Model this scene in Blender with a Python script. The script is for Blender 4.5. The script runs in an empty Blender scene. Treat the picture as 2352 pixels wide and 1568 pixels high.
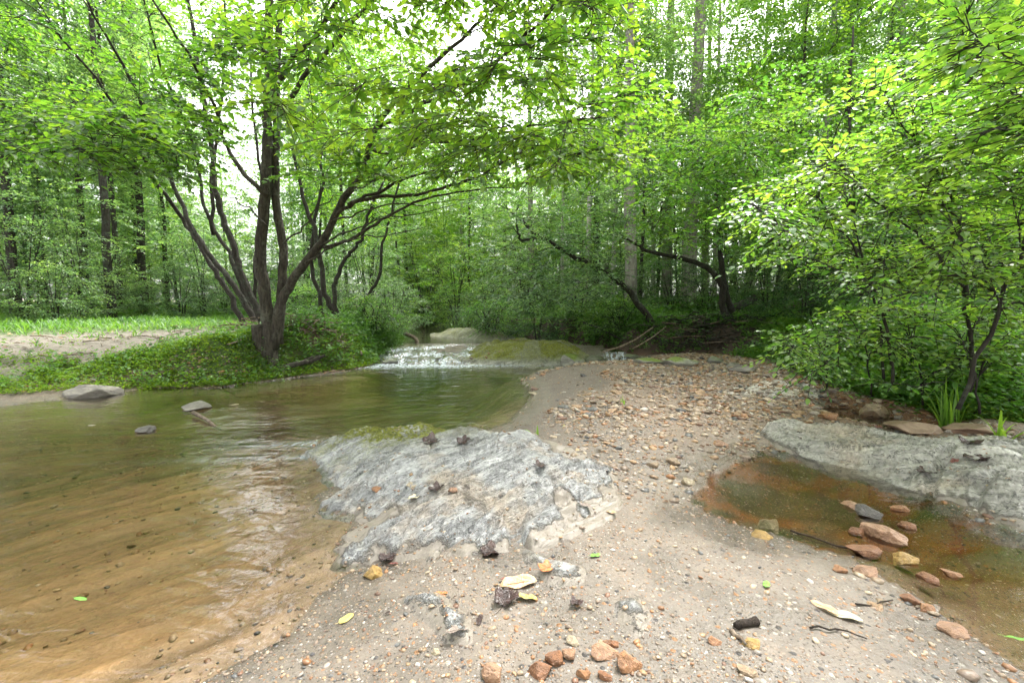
import bpy, math, random
import numpy as np
from mathutils import Vector, noise as mnoise

rng = np.random.default_rng(7)
random.seed(7)
scene = bpy.context.scene
COL = scene.collection
R = math.radians

# ------------------------------------------------------------------ camera
CAM_H, F, CX, CY, PITCH = 1.0, 1045.0, 1176.0, 784.0, R(4.6)
cam_d = bpy.data.cameras.new("camera")
cam_d.sensor_width = 36; cam_d.lens = 36 * F / 2352.0
cam_d.clip_start = 0.05; cam_d.clip_end = 1000
cam = bpy.data.objects.new("camera", cam_d); COL.objects.link(cam)
cam.location = (0, 0, CAM_H); cam.rotation_euler = (R(90) - PITCH, 0, 0)
scene.camera = cam

# ------------------------------------------------------------------ sky and sun
SUN_EL, SUN_AZ = 58.0, 35.0          # azimuth measured from +Y (ahead) towards +X (right)
world = bpy.data.worlds.new("World"); scene.world = world; world.use_nodes = True
wn = world.node_tree; wn.nodes.clear()
w_out = wn.nodes.new("ShaderNodeOutputWorld"); w_bg = wn.nodes.new("ShaderNodeBackground")
w_sky = wn.nodes.new("ShaderNodeTexSky"); w_sky.sky_type = 'NISHITA'; w_sky.sun_disc = False
w_sky.sun_elevation = R(SUN_EL); w_sky.sun_rotation = R(SUN_AZ)
w_sky.air_density = 1.0; w_sky.dust_density = 5.0; w_sky.ozone_density = 0.6
w_hs = wn.nodes.new("ShaderNodeHueSaturation"); w_hs.inputs['Saturation'].default_value = 0.12
wn.links.new(w_sky.outputs[0], w_hs.inputs['Color']); wn.links.new(w_hs.outputs[0], w_bg.inputs[0])
w_bg.inputs[1].default_value = 0.15
wn.links.new(w_bg.outputs[0], w_out.inputs[0])
sun_d = bpy.data.lights.new("sun", 'SUN'); sun_d.energy = 0.7; sun_d.angle = R(14); sun_d.color = (1.0, 0.95, 0.86)
sun = bpy.data.objects.new("sun", sun_d); COL.objects.link(sun)
sd = Vector((math.sin(R(SUN_AZ)) * math.cos(R(SUN_EL)), math.cos(R(SUN_AZ)) * math.cos(R(SUN_EL)), math.sin(R(SUN_EL))))
sun.rotation_euler = sd.to_track_quat('Z', 'Y').to_euler(); sun.location = sd * 40

scene.view_settings.view_transform = 'Standard'; scene.view_settings.look = 'None'
scene.view_settings.exposure = 3.0; scene.view_settings.gamma = 1.0
scene.render.engine = 'CYCLES'
cy = scene.cycles
cy.max_bounces = 7; cy.diffuse_bounces = 4; cy.glossy_bounces = 3; cy.transmission_bounces = 4
cy.transparent_max_bounces = 12; cy.caustics_reflective = False; cy.caustics_refractive = False
cy.sample_clamp_indirect = 6.0
cy.use_adaptive_sampling = True; cy.adaptive_threshold = 0.015
try:
    cy.use_denoising = True; cy.denoiser = 'OPENIMAGEDENOISE'; cy.denoising_input_passes = 'RGB_ALBEDO_NORMAL'
except Exception:
    pass

# ------------------------------------------------------------------ helpers: geometry of the view (for surveying positions only)
cp, sp = math.cos(PITCH), math.sin(PITCH)
def ray(px, py):
    u = (px - CX) / F; v = (CY - py) / F
    return u, cp + v * sp, -sp + v * cp
def at_z(px, py, z=0.0):
    x, y, k = ray(px, py); t = (z - CAM_H) / k
    return (x * t, y * t)
def at_y(px, py, Y):
    x, y, k = ray(px, py); t = Y / y
    return Vector((x * t, Y, CAM_H + k * t))
def zpoly(pts, z=0.0): return [at_z(a, b, z) for a, b in pts]

# ------------------------------------------------------------------ helpers: noise
def _h(ix, iy, seed):
    n = (ix.astype(np.int64) * 374761393 + iy.astype(np.int64) * 668265263 + seed * 974634777) & 0xFFFFFFFF
    n = ((n ^ (n >> 13)) * 1274126177) & 0xFFFFFFFF
    return ((n ^ (n >> 16)) & 0xFFFFFF) / float(0xFFFFFF)
def vn(x, y, seed=0):
    x = np.asarray(x, float); y = np.asarray(y, float)
    ix = np.floor(x); iy = np.floor(y); fx = x - ix; fy = y - iy
    fx = fx * fx * (3 - 2 * fx); fy = fy * fy * (3 - 2 * fy)
    a = _h(ix, iy, seed); b = _h(ix + 1, iy, seed); c = _h(ix, iy + 1, seed); d = _h(ix + 1, iy + 1, seed)
    return (a + (b - a) * fx) * (1 - fy) + (c + (d - c) * fx) * fy
def fbm(x, y, o=4, seed=0):
    s = 0; a = 0.5; t = 0
    for i in range(o):
        s = s + a * vn(x, y, seed + i * 17); t += a; a *= 0.5; x = x * 2.03 + 5.2; y = y * 2.03 + 1.3
    return s / t
def sstep(a, b, x):
    t = np.clip((x - a) / (b - a), 0, 1); return t * t * (3 - 2 * t)
def sdist(poly, x, y):
    """signed distance, positive inside"""
    x = np.asarray(x, float); y = np.asarray(y, float)
    d = np.full(x.shape, 1e9); ins = np.zeros(x.shape, bool)
    n = len(poly)
    for i in range(n):
        ax, ay = poly[i]; bx, by = poly[(i + 1) % n]
        ex, ey = bx - ax, by - ay; L = ex * ex + ey * ey + 1e-12
        t = np.clip(((x - ax) * ex + (y - ay) * ey) / L, 0, 1)
        d = np.minimum(d, np.hypot(x - ax - t * ex, y - ay - t * ey))
        c = ((ay > y) != (by > y))
        xi = (bx - ax) * (y - ay) / ((by - ay) if by != ay else 1e-12) + ax
        ins ^= c & (x < xi)
    return np.where(ins, d, -d)

# ------------------------------------------------------------------ helpers: meshes
class Geo:
    def __init__(s): s.v = []; s.t = []; s.q = []; s.a = []; s.n = 0
    def add(s, v, tris=None, quads=None, att=0.5):
        v = np.asarray(v, np.float32).reshape(-1, 3)
        if tris is not None and len(tris): s.t.append(np.asarray(tris, np.int64).reshape(-1, 3) + s.n)
        if quads is not None and len(quads): s.q.append(np.asarray(quads, np.int64).reshape(-1, 4) + s.n)
        s.v.append(v)
        a = np.asarray(att, np.float32)
        s.a.append(np.broadcast_to(a, (len(v),)).copy() if a.ndim < 1 or len(a) == 1 else a)
        s.n += len(v)
    def tube(s, pts, rad, sides=5, att=0.5, cap=False):
        P = np.asarray([tuple(p) for p in pts], float); n = len(P)
        rad = np.asarray(rad, float) if hasattr(rad, '__len__') else np.full(n, rad)
        T = np.gradient(P, axis=0); T /= (np.linalg.norm(T, axis=1)[:, None] + 1e-9)
        ref = np.array([0.0, 0, 1]) if abs(T[0][2]) < 0.85 else np.array([1.0, 0, 0])
        U = np.cross(T, ref); U /= (np.linalg.norm(U, axis=1)[:, None] + 1e-9); W = np.cross(T, U)
        an = np.arange(sides) * 2 * math.pi / sides
        V = P[:, None, :] + rad[:, None, None] * (np.cos(an)[None, :, None] * U[:, None, :] + np.sin(an)[None, :, None] * W[:, None, :])
        idx = np.arange(n * sides).reshape(n, sides); nx = np.roll(idx, -1, axis=1)
        q = np.stack([idx[:-1], nx[:-1], nx[1:], idx[1:]], -1).reshape(-1, 4)
        V = V.reshape(-1, 3)
        if cap:
            V = np.vstack([V, P[0], P[-1]]); k = n * sides
            t = [(k, nx[0][i], idx[0][i]) for i in range(sides)] + [(k + 1, idx[-1][i], nx[-1][i]) for i in range(sides)]
            s.add(V, tris=t, quads=q, att=att)
        else: s.add(V, quads=q, att=att)
    def leaves(s, pos, dr, nr, size, att, kind='near', width=0.52):
        pos, dr, nr, size = [np.asarray(a, float) for a in (pos, dr, nr, size)]
        n = len(pos)
        if n == 0: return
        dr = dr / (np.linalg.norm(dr, axis=1)[:, None] + 1e-9)
        sd_ = np.cross(nr, dr); sd_ /= (np.linalg.norm(sd_, axis=1)[:, None] + 1e-9); nn = np.cross(dr, sd_)
        if kind == 'near':
            sh = np.array([(0, 0, 0), (.16, .30, .06), (.45, .5, .09), (.78, .30, .02), (1, 0, -.12), (.78, -.30, .02), (.45, -.5, .09), (.16, -.30, .06), (.45, 0, 0), (.78, 0, -.05)])
            t = np.array([(0, 1, 8), (1, 2, 8), (2, 3, 9), (8, 2, 9), (3, 4, 9), (9, 4, 5), (8, 9, 6), (9, 5, 6), (8, 6, 7), (0, 8, 7)])
        elif kind == 'mid':
            sh = np.array([(0, 0, 0), (.35, .5, .08), (.75, .3, .03), (1, 0, -.1), (.75, -.3, .03), (.35, -.5, .08)])
            t = np.array([(0, 1, 2), (0, 2, 3), (0, 3, 4), (0, 4, 5)])[:, ::-1]
        elif kind == 'far':
            sh = np.array([(0, 0, 0), (.45, .5, .08), (1, 0, -.05), (.45, -.5, .08)])
            t = np.array([(0, 2, 1), (0, 3, 2)])
        elif kind == 'blade':
            sh = np.array([(0, .5, 0), (0, -.5, 0), (.35, .45, -.0), (.35, -.45, 0), (.7, .33, -.10), (.7, -.33, -.10), (1, 0, -.28)])
            t = np.array([(0, 1, 3), (0, 3, 2), (2, 3, 5), (2, 5, 4), (4, 5, 6)])
        L = size[:, None, None]
        V = pos[:, None, :] + L * (sh[None, :, 0:1] * dr[:, None, :] + sh[None, :, 1:2] * width * sd_[:, None, :] + sh[None, :, 2:3] * nn[:, None, :])
        k = len(sh); T = (t[None] + (np.arange(n) * k)[:, None, None]).reshape(-1, 3)
        s.add(V.reshape(-1, 3), tris=T, att=np.repeat(np.asarray(att, np.float32), k))
    def mesh(s, name, mat, smooth=False):
        me = bpy.data.meshes.new(name)
        V = np.concatenate(s.v).astype(np.float32)
        T = np.concatenate(s.t) if s.t else np.zeros((0, 3), np.int64)
        Q = np.concatenate(s.q) if s.q else np.zeros((0, 4), np.int64)
        me.vertices.add(len(V)); me.vertices.foreach_set('co', V.ravel())
        loops = np.concatenate([T.ravel(), Q.ravel()]).astype(np.int32)
        me.loops.add(len(loops)); me.loops.foreach_set('vertex_index', loops)
        tot = np.concatenate([np.full(len(T), 3), np.full(len(Q), 4)]).astype(np.int32)
        st = np.concatenate([[0], np.cumsum(tot)[:-1]]).astype(np.int32)
        me.polygons.add(len(tot)); me.polygons.foreach_set('loop_start', st)
        try: me.polygons.foreach_set('loop_total', tot)
        except Exception: pass
        at = me.attributes.new('var', 'FLOAT', 'POINT'); at.data.foreach_set('value', np.concatenate(s.a).astype(np.float32))
        me.update(calc_edges=True); me.validate()
        me.polygons.foreach_set('use_smooth', np.full(len(tot), bool(smooth)))
        if mat: me.materials.append(mat)
        return me
def fattr(me, name, arr):
    at = me.attributes.new(name, 'FLOAT', 'POINT'); at.data.foreach_set('value', np.asarray(arr, np.float32).ravel())
def cattr(me, name, rgb):
    at = me.attributes.new(name, 'FLOAT_COLOR', 'POINT')
    a = np.ones((len(rgb), 4), np.float32); a[:, :3] = rgb; at.data.foreach_set('color', a.ravel())
def obj(name, me, parent=None, loc=(0, 0, 0), rot=(0, 0, 0), scale=(1, 1, 1)):
    o = bpy.data.objects.new(name, me); COL.objects.link(o)
    o.location = loc; o.rotation_euler = rot; o.scale = scale
    if parent: o.parent = parent
    return o
def tag(o, label=None, cat=None, group=None, kind=None):
    if label: o['label'] = label
    if cat: o['category'] = cat
    if group: o['group'] = group
    if kind: o['kind'] = kind
    return o
def empty(name, loc=(0, 0, 0), rz=0.0):
    o = bpy.data.objects.new(name, None); COL.objects.link(o); o.location = loc; o.rotation_euler = (0, 0, rz); o.empty_display_size = 0.2
    return o
def copy_tree(root, loc, rz=0.0, sc=1.0, label=None, group=None, tilt=(0, 0)):
    r = root.copy(); COL.objects.link(r); r.location = loc; r.rotation_euler = (tilt[0], tilt[1], rz)
    r.scale = (sc, sc, sc) if not hasattr(sc, '__len__') else sc
    if label: r['label'] = label
    if group: r['group'] = group
    for ch in [c for c in root.children]:
        c = ch.copy(); COL.objects.link(c); c.parent = r
    return r

# ------------------------------------------------------------------ materials
def newmat(name):
    m = bpy.data.materials.new(name); m.use_nodes = True; nt = m.node_tree
    nt.nodes.clear(); out = nt.nodes.new('ShaderNodeOutputMaterial')
    return m, nt, out
class NB:
    def __init__(s, nt): s.nt = nt
    def n(s, typ, **kw):
        nd = s.nt.nodes.new(typ)
        for k, v in kw.items():
            if k.startswith('i_'):
                key = k[2:].replace('_', ' ')
                s.set(nd.inputs[key], v)
            else: setattr(nd, k, v)
        return nd
    def set(s, inp, v):
        if hasattr(v, 'is_output') or isinstance(v, bpy.types.NodeSocket): s.nt.links.new(v, inp)
        else: inp.default_value = v
    def ramp(s, fac, stops, interp='LINEAR'):
        r = s.nt.nodes.new('ShaderNodeValToRGB'); r.color_ramp.interpolation = interp
        el = r.color_ramp.elements
        while len(el) < len(stops): el.new(0.5)
        for e, (p, c) in zip(el, stops): e.position = p; e.color = (*c, 1) if len(c) == 3 else c
        s.set(r.inputs[0], fac); return r.outputs[0]
    def mix(s, fac, a, b, mode='MIX'):
        m = s.nt.nodes.new('ShaderNodeMix'); m.data_type = 'RGBA'; m.blend_type = mode; m.clamp_factor = True
        s.set(m.inputs[0], fac)
        for i, v in ((6, a), (7, b)):
            s.set(m.inputs[i], v if not (isinstance(v, tuple) and len(v) == 3) else (*v, 1))
        return m.outputs[2]
    def math(s, op, a, b=None, clamp=False):
        m = s.nt.nodes.new('ShaderNodeMath'); m.operation = op; m.use_clamp = clamp
        s.set(m.inputs[0], a)
        if b is not None: s.set(m.inputs[1], b)
        return m.outputs[0]
    def attr(s, name, col=False):
        a = s.nt.nodes.new('ShaderNodeAttribute'); a.attribute_name = name
        return a.outputs['Color'] if col else a.outputs['Fac']
    def coords(s, scale=(1, 1, 1), rot=(0, 0, 0), world=False):
        tc = s.nt.nodes.new('ShaderNodeTexCoord' if not world else 'ShaderNodeNewGeometry')
        mp = s.nt.nodes.new('ShaderNodeMapping'); mp.inputs['Scale'].default_value = scale; mp.inputs['Rotation'].default_value = rot
        s.nt.links.new(tc.outputs['Position' if world else 'Object'], mp.inputs[0]); return mp.outputs[0]
    def noise(s, vec, scale, detail=4, rough=0.55, dist=0.0):
        n_ = s.nt.nodes.new('ShaderNodeTexNoise'); s.nt.links.new(vec, n_.inputs['Vector'])
        n_.inputs['Scale'].default_value = scale; n_.inputs['Detail'].default_value = detail
        n_.inputs['Roughness'].default_value = rough; n_.inputs['Distortion'].default_value = dist
        return n_.outputs['Fac']
    def vor(s, vec, scale, feat='F1', out='Distance', rnd=1.0):
        n_ = s.nt.nodes.new('ShaderNodeTexVoronoi'); n_.feature = feat; s.nt.links.new(vec, n_.inputs['Vector'])
        n_.inputs['Scale'].default_value = scale; n_.inputs['Randomness'].default_value = rnd
        return n_.outputs[out]
    def bump(s, h, strength=0.5, dist=0.01, normal=None):
        b = s.nt.nodes.new('ShaderNodeBump'); b.inputs['Strength'].default_value = strength; b.inputs['Distance'].default_value = dist
        s.nt.links.new(h, b.inputs['Height'])
        if normal is not None: s.nt.links.new(normal, b.inputs['Normal'])
        return b.outputs[0]
    def pbsdf(s, color, rough=0.6, spec=0.5, normal=None):
        p = s.nt.nodes.new('ShaderNodeBsdfPrincipled')
        s.set(p.inputs['Base Color'], color if not (isinstance(color, tuple) and len(color) == 3) else (*color, 1))
        s.set(p.inputs['Roughness'], rough); s.set(p.inputs['Specular IOR Level'], spec)
        if normal is not None: s.nt.links.new(normal, p.inputs['Normal'])
        return p.outputs[0]
    def mixsh(s, fac, a, b):
        m = s.nt.nodes.new('ShaderNodeMixShader'); s.set(m.inputs[0], fac); s.nt.links.new(a, m.inputs[1]); s.nt.links.new(b, m.inputs[2]); return m.outputs[0]

def leaf_mat(name, refl, trans, tfac=0.5, rough=0.42, spec=0.5, dead=0.0):
    """refl / trans: three colours dark->light driven by the per-leaf value"""
    m, nt, out = newmat(name); b = NB(nt)
    v = b.attr('var')
    oi = nt.nodes.new('ShaderNodeObjectInfo')
    pos = b.coords(world=True)
    cl = b.noise(pos, 0.9, 2)
    f = b.math('ADD', b.math('MULTIPLY', v, 0.62), b.math('MULTIPLY', cl, 0.5))
    f = b.math('ADD', f, b.math('MULTIPLY', b.math('SUBTRACT', oi.outputs['Random'], 0.6), 0.22), clamp=True)
    rc = b.ramp(f, [(0.15, refl[0]), (0.55, refl[1]), (0.95, refl[2])])
    tc = b.ramp(f, [(0.15, trans[0]), (0.55, trans[1]), (0.95, trans[2])])
    mott = b.noise(pos, 60, 2)
    rc = b.mix(b.math('MULTIPLY', mott, 0.5), rc, (0.03, 0.06, 0.012))
    p = b.pbsdf(rc, rough, spec)
    t = nt.nodes.new('ShaderNodeBsdfTranslucent'); nt.links.new(tc, t.inputs[0])
    nt.links.new(b.mixsh(tfac, p, t.outputs[0]), out.inputs[0])
    return m
M = {}
M['leaf_canopy'] = leaf_mat('leaf_canopy', [(.03, .08, .018), (.065, .15, .025), (.14, .25, .03)], [(.09, .26, .02), (.24, .48, .03), (.50, .71, .04)], 0.52, rough=.36, spec=.7)
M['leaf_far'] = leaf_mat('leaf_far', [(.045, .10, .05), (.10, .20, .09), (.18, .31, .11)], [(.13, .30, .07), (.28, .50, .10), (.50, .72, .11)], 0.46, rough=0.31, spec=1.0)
M['leaf_shrub'] = leaf_mat('leaf_shrub', [(.04, .105, .03), (.075, .18, .04), (.15, .27, .045)], [(.08, .26, .025), (.20, .46, .035), (.44, .66, .055)], 0.5, rough=0.34, spec=.8)
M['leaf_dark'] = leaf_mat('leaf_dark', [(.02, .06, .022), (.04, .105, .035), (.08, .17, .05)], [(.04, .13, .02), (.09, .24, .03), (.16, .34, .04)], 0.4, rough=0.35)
M['herb'] = leaf_mat('herb', [(.035, .10, .025), (.09, .20, .045), (.19, .32, .07)], [(.08, .22, .02), (.18, .38, .03), (.34, .52, .05)], 0.4, rough=0.5)
M['moss'] = leaf_mat('moss', [(.05, .10, .012), (.12, .20, .02), (.24, .34, .03)], [(.12, .22, .01), (.24, .40, .02), (.40, .56, .03)], 0.4, rough=0.7, spec=0.2)
M['grass'] = leaf_mat('grass', [(.06, .15, .02), (.14, .28, .03), (.25, .40, .05)], [(.12, .30, .02), (.28, .52, .03), (.45, .65, .06)], 0.4, rough=0.4)

def bark(name, c1, c2, lichen, lich_amt=0.5, scale=14):
    m, nt, out = newmat(name); b = NB(nt)
    w = b.coords((1, 1, .22), world=True); w2 = b.coords(world=True)
    n1 = b.noise(w, scale, 6, .7); n2 = b.noise(w2, 5, 4, .6); n3 = b.noise(w2, 28, 3)
    c = b.ramp(n1, [(.3, c1), (.7, c2)])
    lm = b.ramp(b.math('ADD', b.math('MULTIPLY', n2, .75), b.math('MULTIPLY', n3, .6)), [(.68 , (0, 0, 0)), (.95, (1, 1, 1))])
    c = b.mix(b.math('MULTIPLY', lm, lich_amt), c, lichen)
    bn = b.bump(n1, 1.0, .03)
    nt.links.new(b.pbsdf(c, .85, .25, bn), out.inputs[0]); return m
M['bark_main'] = bark('bark_main', (.012, .010, .008), (.088, .074, .057), (.17, .18, .14), .5, 34)
M['bark_dark'] = bark('bark_dark', (.012, .010, .008), (.05, .042, .034), (.10, .125, .095), .6, 34)
M['bark_grey'] = bark('bark_grey', (.10, .09, .075), (.28, .255, .215), (.40, .42, .36), .7, 12)
M['bark_pale'] = bark('bark_pale', (.20, .18, .16), (.48, .45, .40), (.3, .34, .26), .6, 14)
M['dead_wood'] = bark('dead_wood', (.05, .035, .025), (.24, .18, .13), (.34, .31, .27), .5, 30)
M['wet_wood'] = bark('wet_wood', (.012, .009, .007), (.05, .035, .025), (.12, .10, .09), .3, 40)

# ------------------------------------------------------------------ ground plan (world metres, water level 0)
LP = zpoly([(450, 1568), (560, 1515), (655, 1475), (700, 1405), (770, 1330), (850, 1300), (800, 1275), (765, 1265), (800, 1205), (830, 1185),
            (745, 1165), (715, 1145), (780, 1112), (750, 1080), (700, 1035), (765, 1003), (960, 992), (1100, 990), (1165, 970),
            (1208, 932), (1216, 895), (1197, 872), (1225, 855), (1300, 842), (1410, 836), (1440, 826), (1380, 822), (1290, 828), (1070, 836),
            (1060, 826), (880, 832), (800, 852), (700, 864), (620, 875), (500, 890), (330, 893), (240, 905), (140, 917), (0, 935)]) + \
     [(-9, 3.0), (-14, 1), (-14, -6), (-2.2, -6), (-1.3, -.5), (-1.0, .8)]
LB = zpoly([(870, 832), (800, 850), (700, 862), (620, 873), (500, 888), (330, 891), (240, 900), (140, 905), (0, 920)]) + \
     [(-9, 3.25), (-14, 1.3), (-90, -8), (-90, 120), (-1.6, 120), (-3.0, 20), (-2.7, 12), (-2.35, 9.6)]
RB = zpoly([(1440, 822), (1600, 832), (1790, 856), (1850, 892), (1905, 908), (2100, 962), (2250, 992), (2352, 1004)]) + \
     [(5.5, 3.0), (9, 1.5), (90, -30), (90, 120), (-.9, 120), (-1.5, 20), (-.6, 13), (.5, 10.6), (1.9, 9.4), (1.9, 8.3)]
RP = zpoly([(1590, 1150), (1625, 1100), (1700, 1062), (1760, 1035), (1850, 1042), (2000, 1080), (2100, 1118), (2200, 1172), (2352, 1218)]) + \
     [(3.2, 1.7), (3.2, .4), (1.2, .2)] + zpoly([(2352, 1568), (2250, 1480), (2150, 1385), (2000, 1300), (1850, 1250), (1700, 1200), (1620, 1172)])
RP2 = zpoly([(1850, 925), (1950, 938), (2090, 962), (2200, 985), (2180, 1003), (2080, 1008), (1980, 988), (1910, 965)])
def terrain(x, y, full=False):
    x = np.asarray(x, float); y = np.asarray(y, float)
    wob = (fbm(x * 3, y * 3, 3, 5) - .5) * .12 * sstep(1.5, 4, y)
    dLP = sdist(LP, x, y) + wob * .5; dLB = sdist(LB, x, y) + wob * 1.6; dRB = sdist(RB, x, y) + wob * 1.8
    dRP = sdist(RP, x, y) + (fbm(x * 5, y * 5, 3, 9) - .5) * .10; dRP2 = sdist(RP2, x, y) + wob * .5
    n1 = fbm(x * 1.3, y * 1.3, 4, 1) - .5; n2 = fbm(x * 7, y * 7, 4, 2) - .5; n3 = fbm(x * 30, y * 30, 3, 3) - .5
    # bar of sand and gravel
    dw = np.minimum(np.maximum(-dLP, 0), np.maximum(-dRP, 0))
    z = .008 + .055 * sstep(0, .5, dw) + .05 * sstep(.3, 1.6, dw) + n2 * .02 + n3 * .006
    z = z + .07 * sstep(4.2, 6.4, y) * sstep(.1, .7, dw) * sstep(9, 7.5, y)
    # creek bed and pools
    bed = -.015 - .10 * sstep(0, .5, dLP) - .16 * sstep(.4, 2.6, dLP) - .28 * sstep(3.6, 5.2, y) * sstep(.15, .9, dLP)
    ra, rb = R(38), None
    ux = x * math.cos(ra) + y * math.sin(ra); uy = -x * math.sin(ra) + y * math.cos(ra)
    strat = fbm(ux * .9, uy * 9, 4, 11) - .5
    bed = bed + strat * .05 * sstep(0, .4, dLP) + n3 * .008
    z = np.where(dLP > 0, np.minimum(bed, .02), z)
    pool = -.012 - .09 * sstep(0, .35, dRP) + (fbm(x * 4, y * 9, 3, 21) - .5) * .07
    z = np.where((dRP > 0), pool, z)
    
    # stream ramp above the pool
    up = (y > 7.55) & (dLB < 0) & (dRB < 0)
    ramp = -.12 + .27 * sstep(7.5, 9.4, y) + .02 * np.maximum(y - 10, 0)
    z = np.where(up & (x < 2.2), ramp + n2 * .08, z)
    # banks
    lb_h = .46 * sstep(0, .62, dLB) + .10 * sstep(.5, 4, dLB) + .012 * np.maximum(dLB - 3, 0)
    shelf = sstep(-4.0, -4.9, x) * sstep(8, 5, y)                # gravelly shelf at the far left
    lb_h = lb_h * (1 - shelf) + shelf * (.03 + .05 * sstep(0, .3, dLB) + .40 * sstep(.25, 1.5, dLB) + .012 * np.maximum(dLB - 3, 0))
    lb_h = lb_h + .08 * np.exp(-((dLB - .62) / .33) ** 2) * sstep(-5.6, -4.7, x) * sstep(-2.3, -2.9, x)
    lb = lb_h + n1 * .10 * sstep(.2, 2, dLB) + n2 * .09 * sstep(.05, .3, dLB)
    mound = .16 * np.exp(-(((x + 3.55) / .7) ** 2 + ((y - 7.2) / .5) ** 2))
    z = np.where(dLB > 0, np.maximum(lb + mound, .0), z)
    near = sstep(6.0, 3.5, y)
    rb_h = (.62 - .25 * near) * sstep(.05 + .15 * near, .75, dRB) + .03 * sstep(0, .2, dRB) + .30 * sstep(.8, 5, dRB) + .035 * np.maximum(dRB - 4, 0)
    z = np.where(dRB > 0, rb_h + n1 * .18 * sstep(.4, 2, dRB) + n2 * .12 * sstep(.05, .4, dRB), z)
    z = np.where(dRP2 > -.7, np.minimum(z, -.01 - .06 * sstep(0, .15, dRP2) + .03 * sstep(.02, -.1, dRP2) + .75 * sstep(.05, -.75, dRP2)), z)
    if full: return z, dLP, dLB, dRB, dRP, dRP2, n1, n2, strat
    return z

# ------------------------------------------------------------------ ground sheet
def axis(fine0, fine1, step, far0, far1, g=1.09):
    a = list(np.arange(fine0, fine1, step)); s = step; v = a[-1]
    while v < far1: s *= g; v += s; a.append(v)
    s = step; v = a[0]; pre = []
    while v > far0: s *= g; v -= s; pre.append(v)
    return np.array(pre[::-1] + a)
xs = axis(-3.6, 4.2, .03, -160, 160); ys = axis(.6, 9.5, .03, -60, 200)
GX, GY = np.meshgrid(xs, ys)
gz, dLP, dLB, dRB, dRP, dRP2, gn1, gn2, gst = terrain(GX, GY, True)
nx_, ny_ = len(xs), len(ys)
idx = np.arange(nx_ * ny_).reshape(ny_, nx_)
quads = np.stack([idx[:-1, :-1], idx[:-1, 1:], idx[1:, 1:], idx[1:, :-1]], -1).reshape(-1, 4)
def lerp(a, b, t): return a + (b - a) * t[..., None]
c_sand = np.array([.145, .120, .096]); c_wet = np.array([.115, .09, .066]); c_grav = np.array([.19, .14, .10]); c_mid = np.array([.100, .082, .065])
c_bed = np.array([.24, .172, .112]); c_bed2 = np.array([.11, .105, .062]); c_rust = np.array([.18, .062, .008]); c_alga = np.array([.03, .042, .007])
c_soil = np.array([.045, .029, .019]); c_litter = np.array([.11, .07, .045]); c_dirt = np.array([.15, .13, .105]); c_green = np.array([.06, .11, .02]); c_clay = np.array([.22, .12, .075])
col = np.broadcast_to(c_sand, GX.shape + (3,)).copy()
col = lerp(col, np.broadcast_to(c_mid, col.shape), sstep(2.3, 3.6, GY + gn1 * 1.2) * .9)
w_ = sstep(.16, 0, np.minimum(np.abs(np.minimum(dLP, 0)), np.abs(np.minimum(dRP, 0))))
col = lerp(col, np.broadcast_to(c_wet, col.shape), w_ * .6)
grav_mask = sstep(-.12, .1, np.maximum(GX - 0.95 + (GY - 4.6) * -.15, (GY - 6.55)) + gn1 * .9) * sstep(2.4, 3.6, GY)
col = lerp(col, np.broadcast_to(c_grav, col.shape), grav_mask * .7)
inb = dLP > 0
k = sstep(.42, .62, fbm(GX * .8 + GY * .5, GY * 2.2 - GX, 4, 31)) * .8 * sstep(.3, 1.0, dLP) * sstep(1.6, 3.4, GY)
k = np.maximum(k, sstep(3.9, 5.4, GY) * .9)
cb = lerp(np.broadcast_to(c_bed, col.shape), np.broadcast_to(c_bed2, col.shape), k)
cb = cb * (1 + gst[..., None] * .9)
col = np.where(inb[..., None], cb, col)
k1 = fbm(GX * 2.2, GY * 5, 4, 41); k2 = fbm(GX * 3 + 9, GY * 6, 4, 43)
cr = lerp(np.broadcast_to(c_bed * np.array([.42, .36, .25]) + .35 * c_bed * sstep(1.9, 1.3, GY)[..., None], col.shape), np.broadcast_to(c_rust, col.shape), sstep(1.55, 1.9, GY) * sstep(.34, .46, k1))
cr = lerp(cr, np.broadcast_to(c_alga, col.shape), sstep(1.6, 1.9, GY) * sstep(.5, .62, k2) * sstep(.9, .0, dRP))
col = np.where((dRP > 0)[..., None], cr, col)
kk = sstep(-.25, .05, dRP2 + gn2 * .2)[..., None]; col = col * (1 - kk) + (c_rust * .5 + c_clay * .4) * kk
# left bank
dl = dLB
cl = lerp(np.broadcast_to(c_soil, col.shape), np.broadcast_to(c_green, col.shape), sstep(.05, .25, dl) * .8)
pstart = 1.0 - .6 * sstep(-4.6, -5.6, GX); pathm = sstep(pstart, pstart + .3, dl + gn1 * 1.0) * sstep(3.7, 2.7, dl + gn1 * 1.5) * sstep(-2.9, -4.2, GX - gn2)
shelf_m = sstep(-3.9, -4.7, GX) * sstep(.5, .2, dl)
cl = lerp(cl, np.broadcast_to(c_dirt, col.shape), pathm)
cl = lerp(cl, np.broadcast_to(c_grav * .7, col.shape), shelf_m)
farf = sstep(2.9, 3.9, dl)
cl = lerp(cl, np.broadcast_to(c_green * .9, col.shape), farf * .75)
cl = lerp(cl, np.broadcast_to(c_litter, col.shape), sstep(7, 9, dl) * .7)
md = np.exp(-(((GX + 3.4) / .9) ** 2 + ((GY - 7.3) / .55) ** 2))
cl = lerp(cl, np.broadcast_to(c_litter * .8, col.shape), np.clip(md * 1.4, 0, 1))
col = np.where((dLB > 0)[..., None], cl, col)
edge_ = (dLP < .04) & (dLB <= .02) & (dLB > -.45) & (GX < -1.4) & (GY < 7.6)
col = np.where(edge_[..., None], lerp(np.broadcast_to(c_soil, col.shape), np.broadcast_to(c_wet, col.shape), sstep(-3.9, -4.6, GX)), col)
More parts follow.
